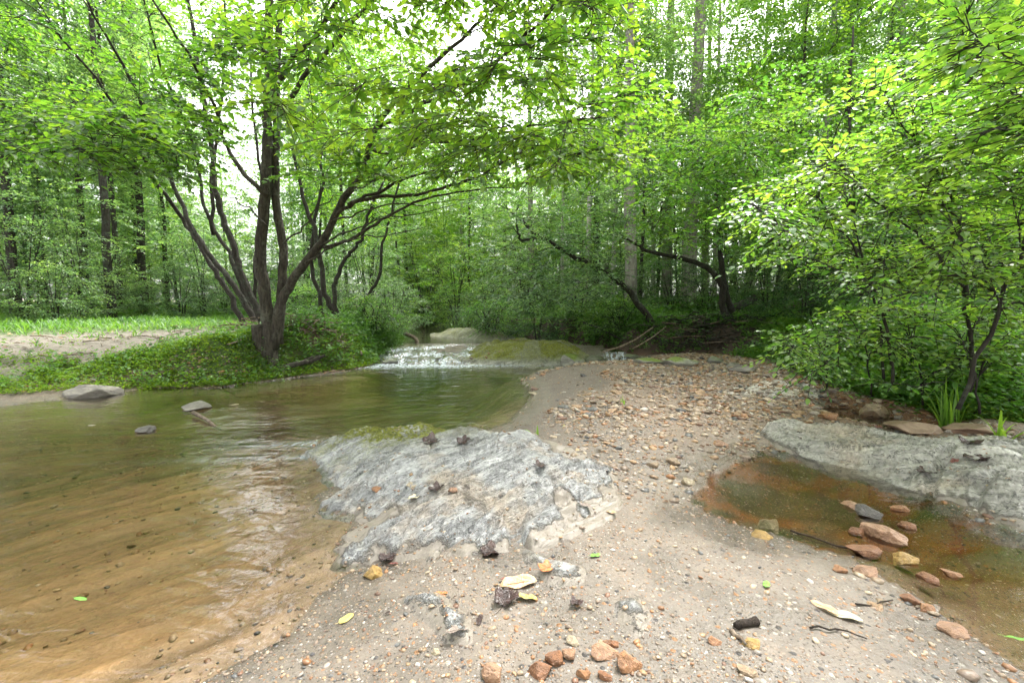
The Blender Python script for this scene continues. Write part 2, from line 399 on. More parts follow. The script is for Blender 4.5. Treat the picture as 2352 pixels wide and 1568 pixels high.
# right bank
c_clay = c_clay * .5; cr2 = lerp(np.broadcast_to(c_clay, col.shape), np.broadcast_to(c_soil, col.shape), sstep(.05, .3, dRB))
cr2 = lerp(cr2, np.broadcast_to(c_litter * .6, col.shape), sstep(.5, 1.2, dRB) * .7)
cr2 = lerp(cr2, np.broadcast_to(c_green * .7, col.shape), sstep(.45, .6, fbm(GX, GY, 3, 77)) * .7 * sstep(.4, 1, dRB))
col = np.where((dRB > 0)[..., None], cr2, col)
upm = (GY > 7.55) & (dLB < 0) & (dRB < 0)
col = np.where(upm[..., None], np.array([.10, .09, .06]), col)
col = col * (1 - .30 * (sstep(3.4, 2.4, GY + gn1) * sstep(.38, .56, fbm(GX * 2.5, GY * 2.5, 4, 55)) * (dLP < 0) * (dRP < 0))[..., None])
peb = np.clip(sstep(.5, 0, dLB) * 0 + ((dLP < 0) & (dLB < 0) & (dRB < 0)) * 1.0 + shelf_m * .8, 0, 1)
wetm = np.clip(np.maximum(sstep(-.35, .0, dLP), sstep(-.40, .0, dRP)), 0, 1) * (dLB < 0.1) + .95 * sstep(3.4, 2.4, GY + gn1) * sstep(.38, .56, fbm(GX * 2.5, GY * 2.5, 4, 55))

def w_geo(nt):
    return nt.nodes.new('ShaderNodeNewGeometry').outputs['Position']
def ground_material():
    m, nt, out = newmat('ground'); b = NB(nt)
    w = b.coords(world=True)
    base = b.attr('gcol', True); peb_ = b.attr('peb'); wet = b.attr('wet')
    n = b.noise(w, 9, 6, .65); n2 = b.noise(w, 60, 5, .75)
    c = b.mix(.55, base, b.ramp(n, [(.25, (.55, .52, .5)), (.5, (.95, .95, .95)), (.8, (1.35, 1.3, 1.25))]), 'MULTIPLY')
    c = b.mix(.6, c, b.ramp(n2, [(.3, (.55, .5, .45)), (.55, (1, 1, 1)), (.8, (1.5, 1.45, 1.4))]), 'MULTIPLY')
    # grit: small multicoloured grains in the sand
    v1 = b.vor(w, 140, out='Color'); vd = b.vor(w, 140, out='Distance')
    sx = nt.nodes.new('ShaderNodeSeparateColor'); nt.links.new(v1, sx.inputs[0])
    gc = b.ramp(sx.outputs[0], [(0, (.02, .018, .018)), (.16, (.10, .075, .058)), (.44, (.20, .16, .12)), (.66, (.24, .11, .045)), (.80, (.17, .165, .16)), (.94, (.45, .42, .38))], 'CONSTANT')
    gm = b.math('MULTIPLY', b.math('LESS_THAN', vd, .45), b.math('GREATER_THAN', sx.outputs[1], .55))
    c = b.mix(b.math('MULTIPLY', gm, b.math('MULTIPLY', peb_, .75)), c, gc)
    v2 = b.vor(w, 48, out='Color'); vd2 = b.vor(w, 48, out='Distance')
    s2 = nt.nodes.new('ShaderNodeSeparateColor'); nt.links.new(v2, s2.inputs[0])
    gc2 = b.ramp(s2.outputs[0], [(0, (.03, .028, .03)), (.2, (.15, .11, .08)), (.5, (.25, .13, .06)), (.72, (.19, .145, .11)), (.88, (.32, .29, .25))], 'CONSTANT')
    gm2 = b.math('MULTIPLY', b.math('LESS_THAN', vd2, .38), b.math('GREATER_THAN', s2.outputs[1], .72))
    c = b.mix(b.math('MULTIPLY', gm2, b.math('MULTIPLY', peb_, .8)), c, gc2)
    h = b.math('ADD', b.math('MULTIPLY', n2, .6), b.math('MULTIPLY', b.math('MULTIPLY', b.math('SUBTRACT', .45, vd), gm), peb_))
    h = b.math('ADD', h, b.math('MULTIPLY', b.math('MULTIPLY', b.math('SUBTRACT', .4, vd2), gm2), b.math('MULTIPLY', peb_, 2.2)))
    bn = b.bump(h, .8, .012)
    bd = b.attr('bedm'); ms = nt.nodes.new('ShaderNodeMapping'); ms.vector_type = 'POINT'; ms.inputs['Rotation'].default_value = (0, 0, R(-36)); nt.links.new(w_geo(nt), ms.inputs[0])
    m2 = nt.nodes.new('ShaderNodeMapping'); m2.inputs['Scale'].default_value = (1.0, 7, 1); nt.links.new(ms.outputs[0], m2.inputs[0])
    s1 = b.noise(m2.outputs[0], 2.2, 8, .7, .8); s2_ = b.noise(m2.outputs[0], 1.1, 5, .6, 1.0)
    lines = b.ramp(s2_, [(.470, (1, 1, 1)), (.485, (.78, .75, .7)), (.500, (1, 1, 1)), (.56, (1, 1, 1)), (.572, (.8, .78, .74)), (.585, (1, 1, 1))])
    tex = b.mix(.85, b.ramp(s1, [(.28, (.62, .62, .58)), (.5, (1, 1, 1)), (.72, (1.3, 1.25, 1.18))]), lines, 'MULTIPLY')
    c = b.mix(bd, c, b.mix(1.0, c, tex, 'MULTIPLY'))
    rg = b.math('SUBTRACT', .85, b.math('MULTIPLY', wet, .62))
    nt.links.new(b.pbsdf(c, rg, .5, bn), out.inputs[0]); return m
g = Geo(); g.add(np.stack([GX, GY, gz], -1).reshape(-1, 3), quads=quads)
me = g.mesh('ground', ground_material(), True)
cattr(me, 'gcol', np.clip(col, 0.005, .9).reshape(-1, 3)); fattr(me, 'bedm', sstep(-.02, .12, dLP) * (dLB < 0)); fattr(me, 'peb', peb); fattr(me, 'wet', np.clip(wetm, 0, 1))
tag(obj('ground', me), 'creek bed, sandy gravel bar, banks and forest floor', kind='structure')

# ------------------------------------------------------------------ bedrock outcrops
def rock_material(name, ang, c_lo, c_mid, c_hi, tan, moss_amt, sc=1.0):
    m, nt, out = newmat(name); b = NB(nt)
    w = b.coords(world=True); st = b.coords((1.2, 14, 6), (0, 0, 0)); 
    tc = nt.nodes.new('ShaderNodeNewGeometry')
    mp = nt.nodes.new('ShaderNodeMapping'); mp.vector_type = 'POINT'; mp.inputs['Rotation'].default_value = (0, 0, -ang)
    nt.links.new(tc.outputs['Position'], mp.inputs[0])
    mp2 = nt.nodes.new('ShaderNodeMapping'); mp2.inputs['Scale'].default_value = (1.6 * sc, 15 * sc, 9 * sc)
    nt.links.new(mp.outputs[0], mp2.inputs[0]); s_ = mp2.outputs[0]
    n1 = b.noise(s_, 1.6, 8, .68, .6); n2 = b.noise(w, 3.2 * sc, 5, .6); n3 = b.noise(s_, 6, 6, .7, .4); n4 = b.noise(w, 40, 4, .6)
    c = b.ramp(n1, [(.28, c_lo), (.47, c_mid), (.66, c_hi)])
    c = b.mix(b.ramp(n3, [(.5, (0, 0, 0)), (.7, (.7, .7, .7))]), c, c_hi)
    c = b.mix(b.ramp(n2, [(.50, (0, 0, 0)), (.64, (.8, .8, .8))]), c, tan)
    n5 = b.noise(s_, 2.6, 4, .6, 1.2); c = b.mix(b.ramp(n5, [(.475, (0, 0, 0)), (.495, (.85, .85, .85)), (.515, (0, 0, 0))]), c, (.02, .02, .018))
    c = b.mix(.7, c, b.ramp(n4, [(.3, (.5, .5, .5)), (.7, (1.45, 1.45, 1.45))]), 'MULTIPLY')
    mo = b.attr('moss')
    sa = b.attr('sandy'); sn = b.noise(w, 11, 6, .7)
    sm_ = b.ramp(b.math('ADD', sa, b.math('MULTIPLY', sn, .9)), [(.82, (0, 0, 0)), (.98, (1, 1, 1))])
    c = b.mix(sm_, c, b.mix(b.noise(w, 150, 3, .7), (.105, .088, .070), (.215, .185, .15)))
    mm = b.math('MULTIPLY', mo, b.ramp(b.math('ADD', b.math('MULTIPLY', n4, .5), b.math('MULTIPLY', n2, .6)), [(.5 - .16 * moss_amt, (0, 0, 0)), (.60, (1, 1, 1))]), clamp=True)
    mc = b.ramp(b.noise(w, 60, 3), [(.3, (.06, .07, .01)), (.7, (.24, .25, .03))])
    c = b.mix(mm, c, mc)
    h = b.math('ADD', b.math('MULTIPLY', n1, 1.0), b.math('MULTIPLY', n3, .6)); h = b.math('ADD', h, b.math('MULTIPLY', n4, .15))
    h = b.math('ADD', h, b.math('MULTIPLY', b.noise(s_, 16, 4, .7), .5)); h = b.math('MULTIPLY', h, b.math('SUBTRACT', 1.0, b.math('MULTIPLY', sm_, .85))); bn = b.bump(h, 1.0, .032)
    rr = b.math('ADD', .42, b.math('MULTIPLY', mm, .45))
    nt.links.new(b.pbsdf(c, rr, .5, bn), out.inputs[0]); return m
OUT = []      # height functions of placed outcrops
def outcrop(name, poly, step, amp, edge, ang, mat, label, seed, moss=None, base=None, sink=.10, rough=.5, sand=None, cracks=(), even=False):
    P = np.array(poly); x0, y0 = P.min(0) - .25; x1, y1 = P.max(0) + .25
    xa = np.arange(x0, x1, step); ya = np.arange(y0, y1, step); X, Y = np.meshgrid(xa, ya)
    def hf(X, Y):
        d = sdist(poly, X, Y) + (fbm(X * 4, Y * 4, 4, seed) - .5) * .22 * min(1, edge * 4)
        ux = X * math.cos(ang) + Y * math.sin(ang); uy = -X * math.sin(ang) + Y * math.cos(ang)
        s1 = fbm(ux * 1.2 + 3, uy * 7, 5, seed + 1); s2 = fbm(ux * 4, uy * 26, 4, seed + 2)
        st = (np.abs((s1 * 5) % 1 - .5) * 2)                    # stepped strata
        lay = s1 - .5 + .22 * (sstep(.0, .35, (s1 * 5) % 1) - .5)
        b_ = np.maximum(terrain(X, Y) if base is None else np.full(X.shape, base), -.05 if base is None else base)
        saw = (s1 * 9) % 1; top = b_ + amp * sstep(0, edge, d) * ((.80 + .4 * fbm(X * .8, Y * 2.2, 4, seed + 3)) if even else (.45 + 1.1 * fbm(X * 1.6, Y * 1.6, 4, seed + 3))) + sstep(0, .08, d) * (lay * rough * amp * 2.0 + (saw * sstep(1, .86, saw) - .5) * rough * .036 + (s2 - .5) * rough * .05)
        for cr_, cw, cd in cracks:
            dd = np.full(X.shape, 9.0)
            for (ax, ay), (bx, by) in zip(cr_[:-1], cr_[1:]):
                ex, ey = bx - ax, by - ay; tt = np.clip(((X - ax) * ex + (Y - ay) * ey) / (ex * ex + ey * ey), 0, 1)
                dd = np.minimum(dd, np.hypot(X - ax - tt * ex, Y - ay - tt * ey))
            dd = dd + (fbm(X * 14, Y * 14, 3, 5) - .5) * .03; top = top - cd * sstep(cw, cw * .2, dd)
        return np.where(d > 0, top + .012, b_ - sink * sstep(0, .12, -d)), d
    Z, d = hf(X, Y)
    ny, nx = X.shape; id_ = np.arange(nx * ny).reshape(ny, nx)
    q = np.stack([id_[:-1, :-1], id_[:-1, 1:], id_[1:, 1:], id_[1:, :-1]], -1).reshape(-1, 4)
    keep = (d.ravel()[q] > -.13).any(1); q = q[keep]
    used = np.unique(q); rm = np.full(nx * ny, -1); rm[used] = np.arange(len(used)); q = rm[q]
    V = np.stack([X, Y, Z], -1).reshape(-1, 3)[used]
    g = Geo(); g.add(V, quads=q); me = g.mesh(name, mat, True)
    mo = moss(X, Y, Z, d).ravel()[used] if moss else np.zeros(len(used)); fattr(me, 'moss', mo)
    fattr(me, 'sandy', sand(X, Y, d).ravel()[used] if sand else .55 * sstep(.10, 0, d).ravel()[used])
    o = obj(name, me); tag(o, label, 'rock'); OUT.append((P.min(0) - .25, P.max(0) + .25, hf)); return o
def surf(x, y):
    x = np.atleast_1d(np.asarray(x, float)); y = np.atleast_1d(np.asarray(y, float)); z = terrain(x, y)
    for lo, hi, hf in OUT:
        k = (x > lo[0]) & (x < hi[0]) & (y > lo[1]) & (y < hi[1])
        if k.any(): z[k] = np.maximum(z[k], hf(x[k], y[k])[0])
    return z
def hit(px, py, water=False):
    z = .03
    for _ in range(5):
        x, y = at_z(px, py, z); z = float(surf(x, y)[0])
        if water: z = max(z, 0.0)
    return Vector((x, y, z))
slate = rock_material('slate', R(45), (.05, .053, .052), (.30, .30, .295), (.52, .515, .505), (.38, .31, .235), .3)
P1 = zpoly([(700, 1030), (800, 1003), (960, 992), (1100, 1003), (1230, 1022), (1330, 1062), (1405, 1100), (1435, 1160), (1400, 1210), (1320, 1262),
            (1200, 1275), (1050, 1272), (900, 1283), (765, 1270), (800, 1212), (835, 1188), (740, 1165), (712, 1142), (780, 1110), (748, 1080)], .04)
outcrop('rock_outcrop', P1, .010, .062, .28, R(45), slate, 'large grey layered bedrock slab at the centre front, between pool and gravel', 100,
        moss=lambda X, Y, Z, d: np.exp(-(((X + .82) / .42) ** 2 + ((Y - 3.12) / .30) ** 2)) * 2.4 + .25 * (fbm(X * 2, Y * 2, 3, 8) > .66) * sstep(2.3, 2.6, Y), rough=.85,
        sand=lambda X, Y, d: .60 * sstep(.14, 0, d) * (X > -.75) + .5 * sstep(.5, .68, fbm(X * 3, Y * 3, 4, 77)) * sstep(-.4, .5, X) + .3 * sstep(.5, .65, fbm(X * 4, Y * 4, 3, 78)),
        cracks=[(zpoly([(860, 1275), (930, 1215), (1000, 1165), (1060, 1120)], .08), .022, .03), (zpoly([(1195, 1262), (1180, 1215), (1215, 1180), (1250, 1150), (1285, 1110), (1330, 1090)], .08), .05, .05),
                (zpoly([(1000, 1262), (1060, 1225), (1120, 1195), (1180, 1150)], .08), .02, .025), (zpoly([(740, 1130), (830, 1110), (930, 1075), (1010, 1050)], .08), .022, .028)])
for pts, lab, sd_ in (([(1185, 1265), (1245, 1290), (1330, 1330), (1320, 1352), (1270, 1350), (1215, 1310)], 'narrow grey rock rib breaking through the sand below the big slab', 130),
                      ([(930, 1370), (1010, 1375), (1075, 1440), (1080, 1490), (1030, 1480), (980, 1420)], 'small pale rock rib in the sand under the grey fallen leaf', 140),
                      ([(1400, 1410), (1470, 1400), (1500, 1450), (1480, 1510), (1420, 1480)], 'small pale rock rib in the sand above the orange stone cluster', 150)):
    outcrop('rock_outcrop', zpoly(pts, .05), .01, .035, .08, R(70), slate, lab, sd_, sink=.05)
slab = rock_material('slab_rock', R(-28), (.11, .105, .09), (.30, .285, .25), (.48, .455, .40), (.42, .34, .25), .35, .55)
P2 = zpoly([(1745, 992), (1850, 985), (2000, 1006), (2090, 1020), (2200, 1028), (2352, 1040)], .05) + [(3.2, 2.9), (3.4, 2.1)] + \
     zpoly([(2352, 1195), (2230, 1160), (2080, 1115), (1950, 1072), (1840, 1042), (1775, 1022)], .03)
outcrop('rock_outcrop', P2, .014, .075, .22, R(-28), slab, 'smooth buff bedrock shelf on the right between the two brown pools', 160,
        moss=lambda X, Y, Z, d: sstep(2.7, 3.2, X) * .8 * sstep(2.6, 3.0, Y), rough=.85, cracks=[(zpoly([(1850, 1015), (1980, 1040), (2100, 1062), (2230, 1070)], .1), .03, .03), (zpoly([(2110, 1115), (2160, 1070), (2200, 1040)], .1), .04, .05), (zpoly([(2200, 1160), (2260, 1110), (2352, 1090)], .1), .04, .04), (zpoly([(1960, 1072), (2060, 1080), (2150, 1100)], .1), .02, .02)])
outcrop('rock_outcrop', zpoly([(1690, 900), (1790, 885), (1880, 898), (1890, 915), (1800, 925), (1700, 915)], .08), .02, .05, .15, R(-20), slab,
        'pale flat rock among gravel below the right bank', 170, rough=.2)
ledge = rock_material('ledge_rock', R(10), (.08, .08, .065), (.22, .215, .18), (.40, .385, .33), (.30, .27, .2), 1.0, .6)
P3 = [(-.85, 7.62), (.2, 7.30), (1.1, 7.35), (1.5, 7.6), (1.6, 8.3), (1.7, 9.2), (.8, 9.9), (-.3, 9.9), (-1.0, 9.2), (-1.15, 8.4)]
outcrop('rock_ledge', P3, .022, .30, .75, R(14), ledge, 'long mossy rock ledge between the rapids and the small waterfall', 180,
        moss=lambda X, Y, Z, d: sstep(.02, .12, Z) * (.75 + .6 * sstep(.40, .5, fbm(X * 3, Y * 2, 3, 4))), base=-.06, rough=.40, even=True, cracks=[([(-.6, 7.9), (.2, 8.2), (1.0, 8.1), (1.6, 8.4)], .05, .05), ([(.5, 7.4), (.8, 7.9), (1.3, 8.0)], .05, .06), ([(-.9, 8.5), (0, 8.9), (1.2, 9.1)], .05, .05)])
outcrop('rock_ledge', [(-2.4, 11.3), (-1.4, 10.6), (-.6, 9.9), (.1, 10.2), (.4, 11.2), (-.2, 12.6), (-1.8, 12.8), (-2.6, 12.2)], .04, .30, .7, R(10), ledge,
        'low pale ledge across the stream above the rapids', 190, moss=lambda X, Y, Z, d: .6 * sstep(.1, .3, Z), base=.04, rough=.3)

# ------------------------------------------------------------------ water
def water_mat(name, tint, deep, ripple=1.0, foam=False):
    m, nt, out = newmat(name); b = NB(nt)
    w1 = b.coords((1, 1, 1), (0, 0, R(20)), world=True)
    w2 = b.coords((.9, 1.7, 1), (0, 0, R(-14)), world=True)
    n1 = b.noise(w2, 9, 3, .5, .6); n2 = b.noise(w2, 2.2, 2, .5, .5); n3 = b.noise(w1, 38, 3, .6, .3)
    h = b.math('ADD', b.math('MULTIPLY', n1, .55), b.math('MULTIPLY', n2, 1.6)); h = b.math('ADD', h, b.math('MULTIPLY', n3, .045))
    h = b.math('MULTIPLY', h, b.attr('rip'))
    bn = b.bump(h, 1.0, .0085 * ripple)
    fr = nt.nodes.new('ShaderNodeFresnel'); fr.inputs[0].default_value = 1.33; nt.links.new(bn, fr.inputs['Normal'])
    gl = nt.nodes.new('ShaderNodeBsdfGlossy'); gl.inputs['Roughness'].default_value = .03; nt.links.new(bn, gl.inputs['Normal'])
    tr = nt.nodes.new('ShaderNodeBsdfTransparent')
    dc = b.ramp(b.attr('depth'), [(0, (1, 1, 1)), (.25, tint), (1, deep)]); nt.links.new(dc, tr.inputs[0])
    sh = b.mixsh(b.math('MULTIPLY', fr.outputs[0], 1.5, clamp=True), tr.outputs[0], gl.outputs[0])
    fo = b.attr('foam'); fn = b.noise(b.coords((3.2, 1.2, 1.2), (0, 0, R(8)), world=True), 7, 6, .66, .8)
    fm = b.math('MULTIPLY', fo, b.ramp(fn, [(.40, (0, 0, 0)), (.58, (1, 1, 1))]), clamp=True)
    fm = b.math('MULTIPLY', fm, .82)
    fs = b.pbsdf((.50, .55, .60), .4, .6, bn)
    nt.links.new(b.mixsh(fm, sh, fs), out.inputs[0]); return m
WM = water_mat('creek_water', (.95, .87, .73), (.40, .34, .18))
def water(name, x0, x1, y0, y1, step, zf, label, foamf=None, mask=None, ripf=None):
    X, Y = np.meshgrid(np.arange(x0, x1, step), np.arange(y0, y1, step)); Z = zf(X, Y)
    ny, nx = X.shape; id_ = np.arange(nx * ny).reshape(ny, nx)
    q = np.stack([id_[:-1, :-1], id_[:-1, 1:], id_[1:, 1:], id_[1:, :-1]], -1).reshape(-1, 4)
    T = terrain(X, Y); kp = (Z - T) > -.06
    if mask is not None: kp &= mask(X, Y)
    q = q[kp.ravel()[q].all(1)]; used = np.unique(q); rm = np.full(nx * ny, -1); rm[used] = np.arange(len(used)); q = rm[q]
    g = Geo(); g.add(np.stack([X, Y, Z], -1).reshape(-1, 3)[used], quads=q); me = g.mesh(name, WM, True)
    fattr(me, 'depth', np.clip((Z - T) / .4, 0, 1).ravel()[used])
    fattr(me, 'foam', (foamf(X, Y) if foamf else np.zeros(X.shape)).ravel()[used])
    fattr(me, 'rip', (ripf(X, Y) if ripf else np.ones(X.shape)).ravel()[used])
    return tag(obj(name, me), label, kind='structure')
def foam_main(X, Y):
    a = sstep(6.9, 7.6, Y) * sstep(-2.6, -2.2, X) * sstep(-.3, -.9, X) * 1.2
    b_ = np.exp(-(((X + 1.35) / .55) ** 2 + ((Y - 3.25 - (X + 1.3) * .1) / .07) ** 2)) * .8
    c_ = np.exp(-(((X + 1.5) / .5) ** 2 + ((Y - 2.95 - (X + 1.3) * .12) / .05) ** 2)) * .7
    e_ = sstep(.3, 0, np.abs(Y - 7.5)) * sstep(1.3, .2, X) * .7
    return np.clip(a + b_ * .8 + c_ * .6 + e_, 0, 1.2)
def rip_main(X, Y):
    r = 1.25 + .5 * sstep(3.5, 2, Y) + 1.3 * np.exp(-(((X + 1.4) / .8) ** 2 + ((Y - 3.1) / .35) ** 2)) + 1.2 * sstep(5.8, 7.5, Y)
    r = np.where(X > .7, .35, r); return r
water('creek_water', -14, 3.6, -5, 7.75, .05, lambda X, Y: 0 * X + .004 * np.sin(X * 3 + Y * 5), 'shallow clear brown water of the creek pool', foam_main, lambda X, Y: ~((X > 0.7) & (Y > 5.0) & (Y < 7.0) & (X < 1.2) & False), rip_main)
def rap_u(X, Y):
    u = (9.35 - Y) / 1.85 + (fbm(X * 2.6, Y * 1.1, 4, 62) - .5) * 1.1
    return np.clip(u, 0, .9999) * 3
def rap_z(X, Y):
    u = rap_u(X, Y); k = np.floor(u); f = u - k
    z = .185 - .20 * (k + sstep(.2, 1, f)) / 3
    z = z + .03 * (fbm(X * 6, Y * 2.5, 3, 63) - .5) * sstep(9.5, 9.2, Y) * (.4 + sstep(.3, .8, f))
    return np.where(Y > 9.4, .185, z) - .2 * sstep(7.62, 7.45, Y)
def rap_foam(X, Y):
    u = rap_u(X, Y); f = u - np.floor(u)
    side = sstep(-2.5, -2.1, X) * sstep(-.45, -.85, X)
    thr = .55 + .45 * fbm(X * 2.2, Y * .5, 3, 65)
    brk = sstep(.30, .62, fbm(X * 5, Y * 1.6, 4, 68)); return np.clip((sstep(.25, .7, f) + .5 * sstep(.25, .0, f) * (u > 1) + .4 * (u > 3)) * thr * (.35 + .9 * brk), 0, 1.05) * side * sstep(9.45, 9.3, Y) + .5 * sstep(7.7, 7.5, Y) * side
water('rapids_water', -2.7, -.3, 7.45, 9.7, .022, rap_z, 'white broken water running down the rapids', rap_foam, None, lambda X, Y: 0 * X + 7.0)
water('upper_water', -3.2, .9, 9.66, 22, .06, lambda X, Y: .185 + .02 * np.maximum(Y - 10, 0) + 0 * X, 'smooth upper reach of the creek above the rapids', None, None, lambda X, Y: 0 * X + 1.5)
def fall_z(X, Y): return -.01 + .19 * sstep(7.75, 7.98, Y) + .008 * (fbm(X * 9, Y * 4, 3, 66) - .5)
o = water('waterfall', 1.60, 2.0, 7.68, 8.35, .014, fall_z, 'tiny waterfall', lambda X, Y: .9 * sstep(8.0, 7.9, Y) * sstep(.42, .62, fbm(X * 13, Y * .5, 2, 2)), None, lambda X, Y: 0 * X + 3.0)

# ------------------------------------------------------------------ stones
def stone_material():
    m, nt, out = newmat('stone'); b = NB(nt)
    oi = nt.nodes.new('ShaderNodeObjectInfo'); w = b.coords()
    n = b.noise(w, 3.0, 5, .65, .4); n2 = b.noise(w, 14, 4, .6)
    c = b.mix(.75, oi.outputs['Color'], b.ramp(n, [(.3, (.45, .40, .36)), (.5, (1, 1, 1)), (.72, (1.5, 1.45, 1.4))]), 'MULTIPLY')
    c = b.mix(b.ramp(n2, [(.66, (0, 0, 0)), (.74, (.35, .35, .35))]), c, (.42, .34, .25)); c = b.mix(b.ramp(n2, [(.25, (.7, .7, .7)), (.4, (0, 0, 0))]), c, (.05, .03, .02))
    bn = b.bump(b.math('ADD', n, b.math('MULTIPLY', n2, .4)), .5, .05)
    nt.links.new(b.pbsdf(c, .42, .5, bn), out.inputs[0]); return m
def boulder_material(name, c1, c2, mossy):
    m, nt, out = newmat(name); b = NB(nt); w = b.coords(world=True)
    n = b.noise(b.coords((1, 1, 3), (R(10), R(8), 0), world=True), 9, 7, .65, .5); n2 = b.noise(w, 14, 4); n3 = b.noise(w, 3.5, 3)
    c = b.ramp(n, [(.3, c1), (.68, c2)])
    ge = nt.nodes.new('ShaderNodeNewGeometry'); sx = nt.nodes.new('ShaderNodeSeparateXYZ'); nt.links.new(ge.outputs['Normal'], sx.inputs[0])
    mm = b.math('MULTIPLY', b.ramp(b.math('ADD', b.math('MULTIPLY', sx.outputs[2], .5), b.math('MULTIPLY', n3, .7)), [(.62, (0, 0, 0)), (.78, (1, 1, 1))]), mossy)
    c = b.mix(mm, c, b.ramp(b.noise(w, 70, 3), [(.3, (.04, .06, .01)), (.7, (.17, .22, .03))]))
    bn = b.bump(b.math('ADD', n, b.math('MULTIPLY', n2, .4)), .8, .02)
    nt.links.new(b.pbsdf(c, .6, .4, bn), out.inputs[0]); return m
def rock_mesh(name, seed, flat, mat, sub=3, cuts=9, rough=.12, elong=1.3, smooth=True):
    import bmesh
    rs = random.Random(seed); bm = bmesh.new(); bmesh.ops.create_icosphere(bm, subdivisions=sub, radius=1)
    pl = []
    for _ in range(cuts):
        d = Vector((rs.gauss(0, 1), rs.gauss(0, 1), rs.gauss(0, 1))).normalized(); pl.append((d, rs.uniform(.45, .82)))
    off = Vector((seed * 3.7, seed * 1.3, 0))
    for v in bm.verts:
        p = v.co.copy()
        for d, h in pl:
            k = p.dot(d)
            if k > h: p -= d * (k - h) * .97
        p *= 1 + rough * (mnoise.noise(p * 1.7 + off)) + rough * .4 * mnoise.noise(p * 5 + off)
        v.co = Vector((p.x * elong, p.y, p.z * flat))
    zmin = min(v.co.z for v in bm.verts)
    mx = max(v.co.x for v in bm.verts) - min(v.co.x for v in bm.verts)
    for v in bm.verts: v.co /= mx                                # unit width
    for f in bm.faces: f.smooth = smooth
    me = bpy.data.meshes.new(name); bm.to_mesh(me); bm.free(); me.materials.append(mat); return me
SM = stone_material()
stone_me = [rock_mesh('stone', 10 + i, .5 + .08 * (i % 4), SM, 4, 13, .14, 1.1 + .14 * (i % 4), False) for i in range(10)]
def stone(px, py, wpx, color, label, flat=1.0, rz=None, cat='stone', group=None, me=None, water=False, sink=.30, name='stone'):
    p = hit(px, py, water); d = (p - Vector((0, 0, CAM_H))).length
    w = wpx / F * abs(p.y); flat = flat * 1.55; me = me or random.choice(stone_me)
    o = obj(name, me, None, (p.x, p.y, p.z), (random.uniform(-.15, .15), random.uniform(-.15, .15), random.uniform(-.6, .6) if rz is None else rz), (w, w, w * flat))
    o.location.z += w * .05 * flat; o.color = (*color, 1); tag(o, label, cat, group); return o
OR = (.22, .105, .045); TAN = (.21, .15, .095); CR = (.30, .245, .165); PK = (.23, .13, .075); GR = (.06, .052, .046); YE = (.26, .16, .045); DK = (.05, .045, .05); WH = (.5, .46, .42); RU = (.16, .07, .03)
grey_b = boulder_material('boulder_grey', (.06, .055, .05), (.22, .195, .165), .0)
moss_b = boulder_material('boulder_moss', (.08, .08, .065), (.30, .28, .24), 1.0)
dark_b = boulder_material('boulder_dark', (.04, .04, .036), (.19, .18, .16), .35)
red_b = boulder_material('slab_red', (.14, .08, .05), (.30, .21, .15), .0)
for (px, py, w, mat, fl, lab, rz, sd_) in (
    (197, 912, 104, grey_b, 1.5, 'large grey boulder at the edge of the water on the far left', .1, 51),
    (440, 940, 76, grey_b, .55, 'low tan rock breaking the water right of the grey boulder', .0, 52),
    (1322, 815, 66, moss_b, 1.5, 'rounded grey boulder at the right end of the mossy ledge', .3, 53),
    (1362, 826, 62, dark_b, 1.1, 'dark boulder beside the small waterfall, left of it', .9, 54),
    (1442, 824, 46, dark_b, .9, 'dark wet rock just right of the small waterfall', .2, 61),
    (1490, 836, 60, moss_b, .7, 'flat stone with bright moss, left one behind the gravel bar', .1, 55),
    (1562, 838, 84, moss_b, .8, 'wide stone with bright moss, right one behind the gravel bar', -.1, 56),
    (1650, 834, 40, dark_b, 1.4, 'angular brown boulder at the foot of the dark bank', .4, 57),
    (1708, 855, 66, grey_b, .5, 'flat grey brown slab at the back edge of the gravel', .0, 58),
    (2132, 1000, 118, red_b, .55, 'reddish flat slab at the foot of the grass clump', -.05, 59),
    (2262, 998, 120, red_b, .6, 'reddish flat slab right of the grass clump', .2, 60),
    (1690, 842, 40, grey_b, .8, 'small tan boulder behind the flat slab at the bank', .4, 62),
    (890, 834, 40, dark_b, .9, 'dark wet rock at the left foot of the rapids', .4, 63),
    (925, 818, 34, dark_b, .9, 'dark wet rock at the left side of the rapids', .1, 64),
    (1010, 832, 26, dark_b, .6, 'small dark rock poking out of the white rapids', .1, 65)):
    me = rock_mesh('boulder', sd_, .5 * fl, mat, 4, 12, .12, 1.25)
    p = hit(px, py, True); w_m = w / F * p.y
    if lab.startswith('small dark rock poking'): p.z += .06
    o = obj('boulder', me, None, (p.x, p.y + w_m * .25, p.z + w_m * .06), (0, 0, rz), (w_m,) * 3); tag(o, lab, 'boulder')
